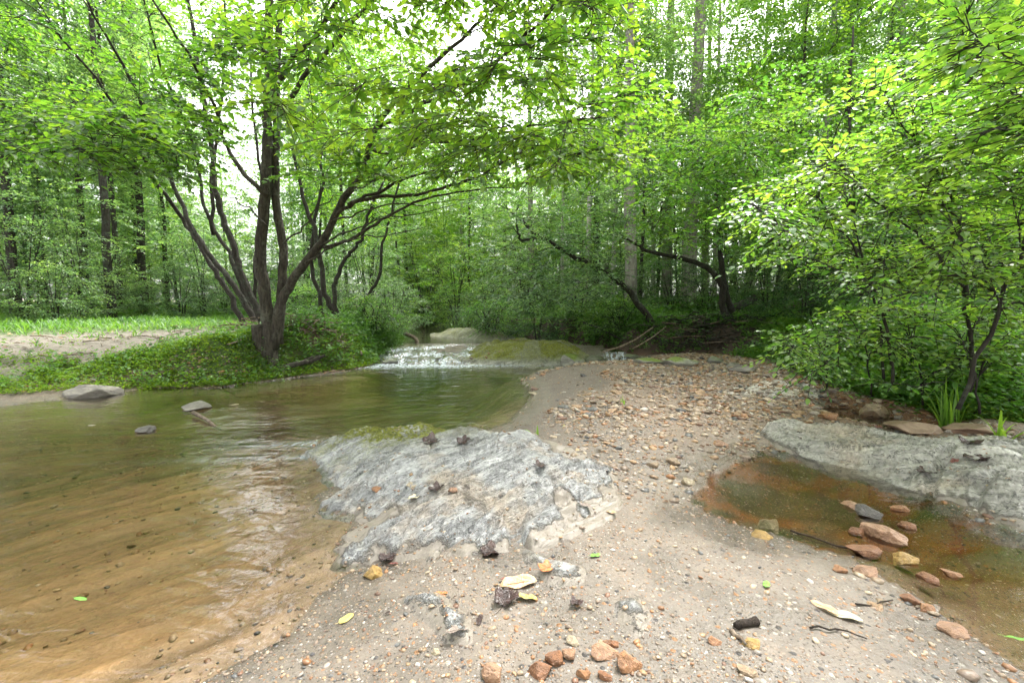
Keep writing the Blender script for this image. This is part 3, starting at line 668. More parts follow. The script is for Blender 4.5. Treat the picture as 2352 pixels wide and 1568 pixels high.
for (px, py, w, c, lab, fl, wat) in (
    (335, 990, 44, GR, 'small grey stone just breaking the creek surface below the tan rock', .5, True),
    (210, 977, 15, WH, 'small white stone in the creek on the left', .35, True),
    (857, 1322, 50, YE, 'yellow wet stone on the sand below the tip of the big slab', .8, False),
    (1762, 1212, 56, CR, 'cream stone at the near left edge of the right pool', .9, False),
    (1748, 1232, 52, YE, 'flat ochre stone just below the cream stone', .4, False),
    (2035, 1235, 92, PK, 'largest orange brown stone standing in the right pool', .75, True),
    (1992, 1182, 56, GR, 'dark grey stone in the right pool behind the largest one', .8, True),
    (1962, 1165, 50, PK, 'pinkish stone farthest back in the right pool', .5, True),
    (2068, 1170, 40, OR, 'orange stone right of the grey one in the pool', .7, True),
    (1965, 1222, 38, RU, 'rusty stone left of the largest pool stone', .8, True),
    (1985, 1268, 76, RU, 'flat rusty stone below the largest pool stone', .5, True),
    (2082, 1210, 34, RU, 'small dark red stone right of the largest pool stone', .7, True),
    (2080, 1288, 58, YE, 'yellow stone at the near margin of the right pool', .6, True),
    (1930, 1310, 34, OR, 'orange pebble on the sand left of the yellow pool stone', .7, False),
    (1985, 1315, 60, PK, 'pale pink stone on the sand below the rusty flat stone', .6, False),
    (2130, 1330, 40, RU, 'dark orange stone right of the pale pink stone', .7, True),
    (2185, 1320, 44, OR, 'orange stone in shallow water right of the yellow stone', .6, True),
    (2095, 1380, 40, RU, 'brown stone at the edge of the sand, lower right', .7, False),
    (2128, 1400, 40, OR, 'orange brown stone touching the brown one, lower right', .7, False),
    (2185, 1445, 52, PK, 'pink orange stone lying in the brown shallows, lower right', .5, True),
    (2005, 952, 50, TAN, 'tan stone standing in the narrow back pool', .9, True),
    (1945, 972, 46, CR, 'cream angular stone at the gravel edge of the back pool', .8, False),
    (1900, 960, 36, OR, 'orange stone on the gravel left of the cream angular one', .7, False),
    (1655, 1022, 40, PK, 'pink elongated stone on the sand above the right pool', .5, False),
    (1580, 1110, 36, CR, 'pale stone on the gravel left of the right pool', .7, False),
    (1500, 1070, 30, TAN, 'tan stone among fine gravel right of the big slab', .7, False),
    (1550, 1065, 34, TAN, 'round tan stone next to another on the gravel bar', .8, False),
    (1240, 1545, 62, RU, 'big reddish stone, left of the wet cluster at the bottom', .9, False),
    (1130, 1550, 54, PK, 'pale pink stone at the bottom edge left of the cluster', .9, False),
    (1385, 1500, 70, PK, 'long pinkish stone topping the wet stone cluster', .5, False),
    (1442, 1530, 66, OR, 'orange stone at the right end of the wet cluster', .9, False),
    (1272, 1512, 40, RU, 'dark red stone above the big reddish stone', .9, False),
    (1388, 1556, 38, RU, 'small rust stone at the bottom middle of the cluster', .9, False),
    (1340, 1552, 38, OR, 'orange brown stone at the bottom edge in the cluster', .9, False),
    (1315, 1475, 32, CR, 'small cream stone above the wet cluster', .8, False),
    (1405, 1480, 40, RU, 'brown wet stone behind the long pinkish one', .7, False),
    (1310, 1500, 34, PK, 'rosy pebble at the upper left of the wet cluster', .7, False),
    (945, 1128, 26, CR, 'cream pebble on the big slab', .7, False),
    (865, 1135, 24, OR, 'orange pebble on the big slab', .7, False),
    (1040, 1130, 22, PK, 'pink pebble on the middle of the big slab', .7, False),
    (845, 1085, 24, TAN, 'tan pebble on the mossy part of the big slab', .8, False),
    (1000, 1500, 24, CR, 'cream pebble on the bottom sand', .8, False),
    (1715, 1545, 50, TAN, 'tan stone at the bottom edge right of centre', .6, False),
    (1725, 1480, 46, YE, 'ochre stone on wet sand near the bottom, right of centre', .6, False),
    (1640, 1475, 34, OR, 'amber stone on wet sand near the bottom', .7, False)):
    stone(px, py, w, c, lab, fl, None, water=wat)

# gravel: the larger stones one by one, the rest as one mass
pal = np.array([(.22, .16, .105), (.24, .15, .08), (.22, .105, .045), (.165, .12, .088), (.30, .235, .165), (.13, .068, .042), (.09, .088, .085), (.23, .195, .165), (.04, .036, .038), (.38, .34, .30)])
pw = np.array([.2, .16, .12, .14, .12, .07, .06, .07, .03, .03])
def gravel_density(x, y):
    z, a, b_, c_, d_, e_, n1, n2, _ = terrain(x, y, True)
    land = (a < .02) & (b_ < 0.0) & (c_ < .08) & (d_ < .03)
    u = x - .95 - (y - 4.6) * .15
    cl_ = sstep(.32, .56, fbm(x * 1.6, y * 1.6, 3, 61))
    gm = sstep(-.25, .25, np.maximum(u, y - 6.3) + n1 * 1.2) * sstep(2.7, 4.0, y) * sstep(0, .1, -a) * (.35 + .65 * cl_)
    mid = sstep(.1, .6, x) * sstep(2.0, 2.5, y) * sstep(4.9, 3.9, y) * (.25 + .6 * cl_)
    near = .06 + .22 * sstep(.6, 1.6, x) * cl_
    land = land & (sdist(P2, x, y) < .02) & ((sdist(P1, x, y) < .02) | (vn(x * 3, y * 3, 5) > .62))
    shelf = (b_ > 0) & (x < -3.3) & (b_ < .45) & (y < 6)
    return np.where(land, np.maximum(np.maximum(gm, mid), near), 0) + shelf * .8, z
BIGGR = {'stones of the gravel bar': 'loose weathered stone on the gravel bar'}
n_big = 0; taken = []
tries = 0
while n_big < 255 and tries < 60000:
    x = random.uniform(-.3, 3.4); y = random.uniform(2.2, 7.6) if random.random() < .93 else random.uniform(1.2, 2.2); tries += 1
    dn, z = gravel_density(np.array([x]), np.array([y]))
    if random.random() > dn[0] * (.9 if y > 3 else .5): continue
    s = random.uniform(.05, .12) * (1.0 if y > 3.6 else .55)
    if any((x - a) ** 2 + (y - b_) ** 2 < (s * .5 + c_ * .5) ** 2 for a, b_, c_ in taken): continue
    taken.append((x, y, s)); zz = float(surf(x, y)[0])
    o = obj('stone', random.choice(stone_me), None, (x, y, zz + s * .05), (random.uniform(-.25, .25), random.uniform(-.25, .25), random.uniform(0, 6.28)), (s, s, s * random.uniform(.45, .85)))
    c = pal[rng.choice(len(pal), p=pw)] * random.uniform(.8, 1.15); o.color = (*c, 1)
    tag(o, 'loose tan or orange stone lying among the others of the gravel bar', 'stone', 'loose stones of the gravel bar'); n_big += 1

def small_rock_arrays(n_proto=6):
    out = []
    for i in range(n_proto):
        me = rock_mesh('tmp', 200 + i, .6, None or SM, 1, 6, .15, 1.2)
        v = np.zeros(len(me.vertices) * 3); me.vertices.foreach_get('co', v); f = np.zeros(len(me.polygons) * 3, int)
        me.loops.foreach_get('vertex_index', f); out.append((v.reshape(-1, 3), f.reshape(-1, 3))); bpy.data.meshes.remove(me)
    return out
protos = small_rock_arrays()
def scatter_rocks(name, X, Y, Z, S, label, mat, colors):
    g = Geo(); cols = []
    for pi, (pv, pf) in enumerate(protos):
        k = np.arange(len(X)) % len(protos) == pi
        x, y, z, s = X[k], Y[k], Z[k], S[k]; n = len(x)
        a = rng.uniform(0, 6.28, n); fl = rng.uniform(.5, 1.0, n); tl = rng.normal(0, .3, n)
        V = np.repeat(pv[None], n, 0).astype(float); V[:, :, 2] *= fl[:, None]
        vz = V[:, :, 2] * np.cos(tl)[:, None] + V[:, :, 0] * np.sin(tl)[:, None]; vx = V[:, :, 0] * np.cos(tl)[:, None] - V[:, :, 2] * np.sin(tl)[:, None]
        ca, sa = np.cos(a)[:, None], np.sin(a)[:, None]
        W = np.stack([vx * ca - V[:, :, 1] * sa, vx * sa + V[:, :, 1] * ca, vz], -1) * s[:, None, None] + np.stack([x, y, z + s * .04], -1)[:, None, :]
        T = (pf[None] + (np.arange(n) * len(pv))[:, None, None]).reshape(-1, 3)
        g.add(W.reshape(-1, 3), tris=T); cols.append(np.repeat(colors[k], len(pv), 0))
    me = g.mesh(name, mat, True); cattr(me, 'gcol', np.concatenate(cols))
    return tag(obj(name, me), label, 'gravel', kind='stuff')
def gravel_mat():
    m, nt, out = newmat('gravel'); b = NB(nt); w = b.coords(world=True)
    c = b.mix(.7, b.attr('gcol', True), b.ramp(b.noise(w, 70, 4, .6), [(.3, (.5, .45, .42)), (.5, (1, 1, 1)), (.75, (1.5, 1.45, 1.4))]), 'MULTIPLY')
    nt.links.new(b.pbsdf(c, .45, .5, b.bump(b.noise(w, 120, 3), .4, .006)), out.inputs[0]); return m
GM = gravel_mat()
N = 150000
X = rng.uniform(-5.5, 3.6, N); Y = rng.uniform(.85, 7.9, N); dn, Z = gravel_density(X, Y)
keep = rng.uniform(0, 1, N) < dn * .62; X, Y, Z, dn = X[keep], Y[keep], surf(X[keep], Y[keep]), dn[keep]
S = rng.gamma(2.2, .011, len(X)); S = np.clip(S, .006, .075) * np.where(dn < .2, .55, 1.15) * np.where(Y < 3.6, .7, 1.0)
C = pal[rng.choice(len(pal), len(X), p=pw)] * rng.uniform(.75, 1.2, (len(X), 1))
print('gravel', len(X))
scatter_rocks('gravel', X, Y, Z, S, 'small stones and pebbles of the gravel bar', GM, C)
# fine pebbles on the near sand
N = 26000
Y = .95 + 3.0 * rng.uniform(0, 1, N) ** 1.5; X = rng.uniform(-1, 1, N) * (Y * 1.05 + .3) + .3
z, a, b_, c_, d_, *_r = terrain(X, Y, True)
dens = np.where((a < .06) & (d_ < .06) & (b_ < 0), .25 + .75 * sstep(.45, .65, fbm(X * 2.5, Y * 2.5, 3, 91)) + .6 * sstep(-.15, 0, a), .05)
keep = rng.uniform(0, 1, N) < dens
X, Y = X[keep], Y[keep]; Z = surf(X, Y); S = np.clip(rng.gamma(1.8, .0034, len(X)), .003, .026)
C = pal[rng.choice(len(pal), len(X), p=pw)] * rng.uniform(.7, 1.25, (len(X), 1))
scatter_rocks('fine_pebbles', X, Y, Z, S, 'fine pebbles strewn on the wet sand in front', GM, C)

N = 9000
X = rng.uniform(-4.5, .2, N); Y = rng.uniform(.9, 4.6, N); r_ = terrain(X, Y, True)
keep = (r_[1] > .0) & (rng.uniform(0, 1, N) < sstep(.40, .68, fbm(X * .9 + Y * .9, Y * 4 - X * 3.2, 4, 29)) * .8 + .5 * sstep(.25, 0, r_[1]) + .03)
X, Y = X[keep], Y[keep]; S = np.clip(rng.gamma(2.0, .006, len(X)), .004, .04); C = pal[rng.choice(len(pal), len(X), p=pw)] * rng.uniform(.5, 1.1, (len(X), 1))
scatter_rocks('creek_bed_pebbles', X, Y, terrain(X, Y), S, 'pebbles lying on the creek bed under shallow water', GM, C)
# ------------------------------------------------------------------ tree growing
def bez(a, c, b_, n):
    t = np.linspace(0, 1, n)[:, None]; return (1 - t) ** 2 * a + 2 * t * (1 - t) * c + t * t * b_
def unit(v): return v / (np.linalg.norm(v) + 1e-9)
class Tree:
    def __init__(s): s.w = Geo(); s.l = Geo(); s.np = []; s.nr = []; s.nt_ = []
    def limb(s, pts, r0, r1, sides=9, wob=.02, sub=4, flare=0.0):
        P = np.array([tuple(p) for p in pts], float)
        # smooth resample (Catmull-Rom)
        Q = []; E = np.vstack([2 * P[0] - P[1], P, 2 * P[-1] - P[-2]])
        for i in range(1, len(E) - 2):
            for t in np.linspace(0, 1, sub, endpoint=False):
                a, b_, c, d = E[i - 1], E[i], E[i + 1], E[i + 2]
                Q.append(.5 * (2 * b_ + (c - a) * t + (2 * a - 5 * b_ + 4 * c - d) * t * t + (3 * b_ - a - 3 * c + d) * t ** 3))
        Q.append(P[-1]); Q = np.array(Q); n = len(Q)
        Q[1:-1] += rng.normal(0, wob, (n - 2, 3)) * .5
        L = np.concatenate([[0], np.cumsum(np.linalg.norm(np.diff(Q, axis=0), axis=1))]); u = L / L[-1]
        rad = r0 + (r1 - r0) * u
        if flare: rad = rad * (1 + flare * np.exp(-L / .25))
        rad = rad * (1 + rng.normal(0, .035, n))
        s.w.tube(Q, rad, sides, att=.5, cap=True)
        T = np.gradient(Q, axis=0); T /= np.linalg.norm(T, axis=1)[:, None]
        for i in range(n): s.np.append(Q[i]); s.nr.append(rad[i]); s.nt_.append(T[i])
        return Q
    def spray(s, base, d, length, leaf, kind, att, droop=.25, spacing=.55, flat=.3, twig=.0022, up=None):
        """a twig with alternate leaves in a flattish plane"""
        d = unit(d); n = max(3, int(length / (leaf * spacing)))
        side = unit(np.cross(d, np.array([0, 0, 1.0])) + rng.normal(0, .2, 3)); nrm = unit(np.cross(side, d) + rng.normal(0, flat, 3) * .6)
        if nrm[2] < 0: nrm = -nrm
        t = np.linspace(0, 1, n + 1)[1:]
        P = base + d[None] * length * t[:, None] + np.array([0, 0, -1.0]) * (droop * length * t ** 2)[:, None]
        if twig: s.w.tube(np.vstack([base, P[n // 2], P[-1]]), [twig * 1.6, twig * 1.2, twig * .6], 3)
        sg = np.where(np.arange(n) % 2 == 0, 1, -1)
        ld = d[None] * .75 + side[None] * (sg * .8)[:, None] + rng.normal(0, .22, (n, 3)); ld[-1] = d
        ld[:, 2] -= .12 + .25 * rng.random(n)
        nn = nrm[None] + rng.normal(0, flat, (n, 3))
        sz = leaf * rng.uniform(.5, 1.2, n) * (1 - .25 * t)
        s.buf.append((P, ld, nn, sz, np.clip(att + rng.normal(0, .22, n), 0, 1)))
    def grow(s, targets, leaf=.07, kind='near', twigs=9, tl=(.15, .38), wood=1.0, droop=.25, min_r=.0035, flat=.3, frac=.6, att=.5, arch=.18, spacing=.55, width=.52, stemtwig=True, sides=5):
        s.buf = []
        base = np.array(s.np)
        T = np.array([tuple(t) for t in targets], float)
        order = np.argsort([np.min(np.linalg.norm(base - t, axis=1)) for t in T])
        A = [np.array(s.np)]; NR = [np.array(s.nr)]; NT = [np.array(s.nt_)]
        for k in order:
            t = T[k]; a = np.concatenate(A); nr = np.concatenate(NR); nt = np.concatenate(NT)
            v = t - a; dist = np.linalg.norm(v, axis=1) + 1e-6
            cosang = (v * nt).sum(1) / dist
            cost = dist * (1.25 - .35 * cosang) + np.where(v[:, 2] < -.1, -v[:, 2] * 1.2, 0) + np.where(nr < .004, .4, 0)
            i = int(np.argmin(cost)); p0 = a[i]; L = dist[i]
            c = p0 + nt[i] * L * .35 + v[i] * .2 + np.array([0, 0, arch * L])
            n = max(5, int(L / .22)); n = min(n, 14)
            Q = bez(p0, c, t, n); Q[1:-1] += rng.normal(0, .02 * min(L, 2), (n - 2, 3))
            r0 = max(min(nr[i] * .75, (.004 + .009 * L) * wood), min_r); r1 = min_r * .6
            rad = r0 + (r1 - r0) * np.linspace(0, 1, n) ** .8
            s.w.tube(Q, rad, sides)
            Tn = np.gradient(Q, axis=0); Tn /= np.linalg.norm(Tn, axis=1)[:, None] + 1e-9
            A.append(Q[1:]); NR.append(rad[1:]); NT.append(Tn[1:])
            av = np.clip(att + rng.normal(0, .14), 0, 1)
            m = twigs; us = np.linspace(1 - frac, 1, m)
            for j, u in enumerate(us):
                f = u * (n - 1); ii = min(int(f), n - 2); p = Q[ii] + (Q[ii + 1] - Q[ii]) * (f - ii); td = Tn[ii]
                sdv = unit(np.cross(td, np.array([0, 0, 1.0])) + rng.normal(0, .15, 3)) * (1 if j % 2 else -1)
                d = td * .7 + sdv * rng.uniform(.6, 1.1) + rng.normal(0, .18, 3) if j < m - 1 else td
                d[2] *= .6
                s.spray(p, d, rng.uniform(*tl), leaf, kind, av, droop, spacing, flat, .0022 if stemtwig else 0)
        B = [np.concatenate([b_[q] for b_ in s.buf]) for q in range(5)]
        s.l.leaves(B[0], B[1], B[2], B[3], B[4], kind, width); s.nleaf = len(B[0]); s.buf = []
    def build(s, name, label, cat, wmat, lmat, origin=(0, 0, 0), group=None, wname='trunk', lname='crown'):
        o = np.array(origin, np.float32); e = empty(name, origin)
        s.w.v = [v - o for v in s.w.v]; s.l.v = [v - o for v in s.l.v]
        obj(wname, s.w.mesh(wname, wmat, True), e)
        if s.l.v: obj(lname, s.l.mesh(lname, lmat), e)
        tag(e, label, cat, group); return e
def pts(Y, *pp):
    """survey points of a stem: (px, py[, Y])"""
    return [at_y(p[0], p[1], p[2] if len(p) > 2 else Y) for p in pp]
HOLES = [[(500, 225), (604, 225), (604, 560), (515, 560)], [(1490, 30), (1570, 40), (1550, 230), (1490, 180)], [(1120, 370), (1210, 370), (1210, 450), (1120, 430)], [(985, 40), (1060, 60), (1040, 120), (990, 110)]]
def region_targets(poly, n, y0, y1, ypow=1.0):
    P = np.array(poly, float); out = []
    lo, hi = P.min(0), P.max(0)
    while len(out) < n:
        x = rng.uniform(lo[0], hi[0], 64); y = rng.uniform(lo[1], hi[1], 64)
        ok = sdist(poly, x, y) > 0
        for h in HOLES: ok &= sdist(h, x, y) < 0
        for a, b_ in zip(x[ok], y[ok]):
            out.append(at_y(a, b_, y0 + (y1 - y0) * rng.random() ** ypow))
    return out[:n]

# ---- the many-stemmed tree on the left bank
t = Tree(); Y0 = 6.35
t.limb(pts(Y0, (628, 880), (622, 800), (615, 730), (606, 665), (597, 600), (604, 500), (612, 400), (613, 300), (616, 200), (618, 80), (622, -80), (640, -300)), .090, .036, 12, .012, 4, .2)
t.limb(pts(Y0 + .1, (640, 790), (645, 700), (648, 640), (651, 570), (637, 500), (632, 420), (635, 300), (637, 150), (645, -40), (640, -260)), .066, .028, 10, .012)
t.limb(pts(Y0, (628, 800), (640, 710), (672, 645), (700, 605), (738, 558), (765, 505), (795, 448), (832, 400), (850, 330, 6.2), (880, 265, 6.0), (960, 180, 5.7), (1060, 90, 5.4), (1180, -20, 5.2)), .070, .012, 10, .014)
t.limb(pts(Y0, (592, 745), (600, 790), (618, 820)), .09, .10, 8, .01)
t.limb(pts(Y0, (560, 800), (590, 805), (620, 800)), .05, .09, 8, .01)
t.limb(pts(6.3, (742, 568), (790, 556), (850, 522), (905, 488), (1000, 452, 6.0), (1100, 436, 5.8), (1200, 430, 5.6)), .026, .006, 7, .02)
t.limb(pts(6.3, (770, 500), (815, 462), (870, 440), (950, 405, 6.0), (1040, 392, 5.8), (1160, 398, 5.5)), .026, .006, 7, .02)
t.limb(pts(6.2, (800, 470), (870, 452), (940, 450), (1020, 430, 5.8), (1080, 412, 5.6), (1200, 350, 5.2), (1330, 300, 4.9)), .026, .007, 7, .02)
for pp in (((735, 565), (800, 530), (880, 500), (960, 492), (1050, 470)), ((790, 450), (850, 420), (930, 380), (1030, 360), (1150, 350)), ((700, 605), (760, 570), (830, 545), (900, 540), (980, 520)), ((830, 400), (880, 380), (950, 330), (1050, 290), (1180, 240)), ((760, 510), (820, 490), (900, 470), (990, 468), (1090, 455)), ((650, 560), (700, 520), (740, 470), (800, 440)), ((615, 520), (560, 470), (520, 450), (470, 440))):
    t.limb(pts(6.2, *pp), .014, .004, 5, .03)
t.limb(pts(6.1, (850, 340), (900, 350), (980, 330, 5.9), (1090, 320, 5.6), (1220, 290, 5.3), (1380, 270, 5.0)), .024, .007, 7, .02)
t.limb(pts(6.1, (870, 290), (950, 250, 5.7), (1050, 200, 5.2), (1150, 130, 4.7), (1250, 40, 4.3), (1340, -60, 4.0)), .028, .008, 7, .02)
t.limb(pts(6.3, (614, 450), (560, 400), (520, 330), (490, 240, 5.9), (430, 120, 5.3), (350, 0, 4.8)), .035, .010, 6, .02)
t.limb(pts(6.3, (615, 250), (660, 150, 5.9), (740, 60, 5.2), (800, -60, 4.5), (820, -200, 4.0)), .04, .012, 6, .02)
t.limb(pts(6.3, (640, 270), (700, 180, 6.0), (800, 60, 5.6), (900, -60, 5.0), (980, -240, 4.4)), .035, .012, 6, .02)
tg = region_targets([(560, -450), (1550, -450), (1480, 60), (1490, 330), (1300, 400), (1050, 360), (900, 330), (760, 330), (560, 260)], 420, 3.2, 7.0, 1.25)
tg += region_targets([(640, 250), (1000, 280), (900, 420), (640, 420)], 40, 5.2, 6.8)
tg += region_targets([(900, 300), (1480, 300), (1400, 400), (1150, 440), (950, 400)], 55, 4.4, 6.2)
t.grow(tg, leaf=.092, kind='near', twigs=9, tl=(.16, .42), att=.5, flat=.4, width=.6)
print('main', t.nleaf)
t.build('creekside_tree', 'many-stemmed tree with twin upright trunks and a long limb leaning over the pool', 'tree', M['bark_main'], M['leaf_canopy'], tuple(at_y(622, 860, Y0)))
# ---- the stems leaning left
t = Tree()
for pp, r0, r1 in (
    (pts(7.6, (562, 752), (522, 667), (494, 625), (455, 560), (420, 506), (365, 430, 7.2), (345, 400, 7.0), (300, 300, 6.6), (220, 180, 6.0), (120, 60, 5.4)), .046, .010),
    (pts(7.2, (596, 760), (552, 683), (520, 635), (478, 580), (440, 520), (400, 430), (350, 300, 6.8), (280, 150, 6.2), (200, 0, 5.6)), .050, .011),
    (pts(7.0, (608, 748), (578, 683), (552, 619), (536, 561), (517, 519), (504, 474), (491, 400), (488, 340), (470, 240), (450, 120), (430, -40), (400, -260)), .056, .016),
    (pts(7.4, (590, 750), (555, 657), (526, 580), (494, 528), (471, 471), (455, 380), (420, 270, 7), (370, 150, 6.4), (330, 0, 5.8)), .038, .010),
    (pts(7.9, (590, 745), (586, 674), (587, 574), (600, 522), (600, 400), (580, 260), (575, 100), (570, -60)), .034, .012),
    (pts(7.4, (490, 540), (486, 420), (500, 300), (515, 160), (520, 0), (520, -200)), .03, .010)):
    t.limb(pp, r0, r1, 8, .02)
tg = region_targets([(-350, -400), (560, -400), (560, 240), (420, 330), (-350, 330)], 230, 4.2, 8.2)
tg += region_targets([(-250, 250), (480, 240), (500, 330), (420, 410), (250, 390), (-250, 330)], 95, 3.6, 5.6)
tg += region_targets([(410, 40), (600, 40), (600, 215), (420, 225)], 34, 4.2, 6.8)
t.grow(tg, leaf=.085, kind='near', twigs=9, tl=(.16, .42), att=.48, flat=.38, width=.58)
t.build('leaning_tree', 'clump of slim lichened stems leaning left behind the twin trunks', 'tree', M['bark_dark'], M['leaf_canopy'], tuple(at_y(596, 755, 7.2)))
# ---- dark crooked stems right of the main tree
t = Tree()
for pp, r0, r1 in (
    (pts(8.6, (790, 770), (768, 680), (774, 641), (794, 593), (816, 567), (832, 538), (850, 480), (880, 420)), .05, .02),
    (pts(8.7, (786, 770), (770, 720), (748, 674), (736, 600), (720, 520), (690, 430), (670, 330)), .06, .025),
    (pts(8.8, (760, 760), (749, 738), (732, 677), (713, 599), (725, 500), (740, 420), (730, 330)), .045, .02),
    (pts(9.4, (820, 770), (840, 690), (870, 640), (880, 560), (905, 470), (930, 380)), .04, .015)):
    t.limb(pp, r0, r1, 7, .03)
tg = region_targets([(640, 60), (980, 60), (1040, 380), (1000, 500), (860, 560), (680, 480)], 150, 8.0, 11.5)
t.grow(tg, leaf=.085, kind='mid', twigs=8, tl=(.2, .45), att=.4)
t.build('crooked_tree', 'dark crooked stems on the bank just right of the twin trunks', 'tree', M['bark_dark'], M['leaf_canopy'], tuple(at_y(786, 770, 8.7)))

# ---- trees on the far right bank (single, recognisable)
t = Tree()
t.limb(pts(9.0, (1520, 775), (1485, 721), (1455, 683), (1417, 643), (1380, 615), (1323, 592), (1270, 560), (1240, 545), (1215, 520), (1185, 495), (1165, 480)), .072, .022, 8, .03)
t.limb(pts(9.0, (1240, 545), (1200, 552), (1190, 535), (1185, 505), (1190, 470)), .035, .015, 6, .02)
tg = region_targets([(1080, 380), (1420, 380), (1440, 600), (1380, 690), (1250, 720), (1100, 680)], 210, 7.4, 10.0)
t.grow(tg, leaf=.095, kind='mid', twigs=8, tl=(.2, .45), att=.5)
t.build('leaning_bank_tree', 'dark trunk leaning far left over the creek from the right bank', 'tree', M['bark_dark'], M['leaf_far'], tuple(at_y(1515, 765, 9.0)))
t = Tree()
t.limb(pts(8.4, (1678, 775), (1668, 730), (1659, 704), (1661, 669), (1652, 646), (1621, 613), (1563, 592), (1497, 580), (1460, 560), (1420, 540)), .075, .02, 8, .012)
t.limb(pts(8.5, (1700, 760), (1689, 730), (1670, 683), (1661, 636), (1654, 566), (1650, 480), (1640, 380)), .065, .03, 8, .012)
tg = region_targets([(1440, 250), (1820, 250), (1850, 520), (1700, 600), (1600, 560), (1480, 560)], 210, 6.0, 9.0)
t.grow(tg, leaf=.095, kind='mid', twigs=8, tl=(.2, .45), att=.6)
t.build('arching_tree', 'forked small tree with one stem arching left over a fallen log', 'tree', M['bark_dark'], M['leaf_shrub'], tuple(at_y(1680, 765, 8.4)))

t = Tree()
t.limb(pts(7.6, (1960, 860), (1950, 700), (1940, 560), (1955, 420), (1950, 250), (1960, 60)), .05, .015, 7, .02)
tg = region_targets([(1700, 150), (2250, 100), (2250, 500), (2000, 600), (1760, 620), (1640, 420)], 230, 5.6, 8.8)
t.grow(tg, leaf=.09, kind='near', twigs=8, tl=(.2, .45), att=.62, width=.6)
t.build('young_tree', 'bright leafy young tree between the arching tree and the right-hand shrubs', 'tree', M['bark_dark'], M['leaf_shrub'], tuple(at_y(1960, 860, 7.6)))
# ---- forest trees: prototypes copied through the wood
def forest_tree(seed, H, spread, base_h, n_t, leaf, wmat, lmat, r0=.15, twigs=9, droop=.2, att=.45, lean=0.0, kind='far'):
    global rng
    rng = np.random.default_rng(seed); t = Tree()
    lx, ly = rng.normal(0, .25, 2)
    P = [(lx * math.sin(u * 2) * .8 + lean * u, ly * u, u * H) for u in np.linspace(-.02, 1, 7)]
    t.limb(P, r0, r0 * .25, 9, .02, 3, .3)
    tg = []
    for _ in range(n_t):
        u = rng.random() ** .85; h = base_h + (H * 1.05 - base_h) * u
        rr = spread * (.35 + .65 * math.sin(math.pi * min(1, (u * .85 + .15)))) * math.sqrt(rng.random()); a = rng.uniform(0, 6.28)
        tg.append((rr * math.cos(a) + lean * u, rr * math.sin(a), h + rng.normal(0, .2)))
    t.grow(tg, leaf=leaf, kind=kind, twigs=twigs, tl=(.3, .8), wood=1.3, droop=droop, min_r=.006, frac=.65, att=att, spacing=.5, width=.6, stemtwig=False, sides=4)
    print('forest proto', seed, t.nleaf)
    return t, lmat, wmat
protos_t = []
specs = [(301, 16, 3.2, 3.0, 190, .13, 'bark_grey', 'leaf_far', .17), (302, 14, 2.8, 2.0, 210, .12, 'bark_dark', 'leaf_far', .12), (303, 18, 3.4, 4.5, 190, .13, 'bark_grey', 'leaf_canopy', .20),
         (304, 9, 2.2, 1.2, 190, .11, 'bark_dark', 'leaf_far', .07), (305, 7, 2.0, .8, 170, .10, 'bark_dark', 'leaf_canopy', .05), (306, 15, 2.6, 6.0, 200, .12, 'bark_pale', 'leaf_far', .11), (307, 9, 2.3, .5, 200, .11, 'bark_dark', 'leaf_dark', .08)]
PROTO = {}
for i, (sd_, H, sp_, bh, nt_, lf, wm, lm, r0) in enumerate(specs):
    t, lmat, wmat = forest_tree(sd_, H, sp_, bh, nt_, lf, M[wm], M[lm], r0, 9 if H > 10 else 8)
    PROTO[i] = [t, wmat, lmat, None]
def place_tree(i, x, y, rz, sc, label, group=None, name='forest_tree', tilt=(0, 0)):
    p = PROTO[i]; z = float(terrain(np.array([x]), np.array([y]))[0])
    if p[3] is None:
        e = p[0].build(name, label, 'tree', p[1], p[2], (0, 0, 0), group); e.location = (x, y, z); e.rotation_euler = (tilt[0], tilt[1], rz); e.scale = (sc,) * 3; p[3] = e
    else:
        e = copy_tree(p[3], (x, y, z), rz, sc, label, group, tilt); e.name = name
        if not group and 'group' in e: del e['group']
    return e
rng = np.random.default_rng(99); random.seed(5)
# the trees one can single out, placed by their trunks
named = [(2, 1578, 13.0, 'thick grey trunk with mossy flakes standing right of the creek bend', 1.05), (0, 1448, 11.0, 'pale grey trunk behind the leaning bank tree', .9),
         (5, 1345, 14.0, 'thin whitish trunk left of the pale grey one', .8), (1, 1368, 17.0, 'slim dark trunk between the whitish and the pale grey trunks', 1.1),
         (0, 2048, 13.0, 'straight grey trunk high above the right shrubs', .9), (1, 1925, 16.0, 'forked grey trunk left of the straight one above the right shrubs', 1.1),
         (5, 1800, 18.0, 'slender pale trunk in the middle of the right wood', 1.1), (0, 1222, 20.0, 'grey trunk behind the mossy ledge left of the leaning bank tree', .9),
         (1, 335, 14.0, 'thickest dark trunk in the left wood behind the path', 1.0), (1, 258, 12.0, 'dark trunk left of the thickest one in the left wood', .9),
         (1, 281, 13.0, 'thin straight trunk touching the dark one in the left wood', .7), (1, 100, 15.0, 'thin dark trunk near the left edge above the blue green bushes', .9),
         (1, 38, 12.0, 'dark trunk at the upper left corner', 1.0), (1, 207, 13.0, 'trunk slanting right at the edge of the left wood', .8)]
for i, px, Y, lab, sc in named:
    x = (px - CX) / F * Y; place_tree(i, x, Y, rng.uniform(0, 6.28), sc, lab, None, 'forest_tree', (0, .13) if 'slanting' in lab else (0, 0))
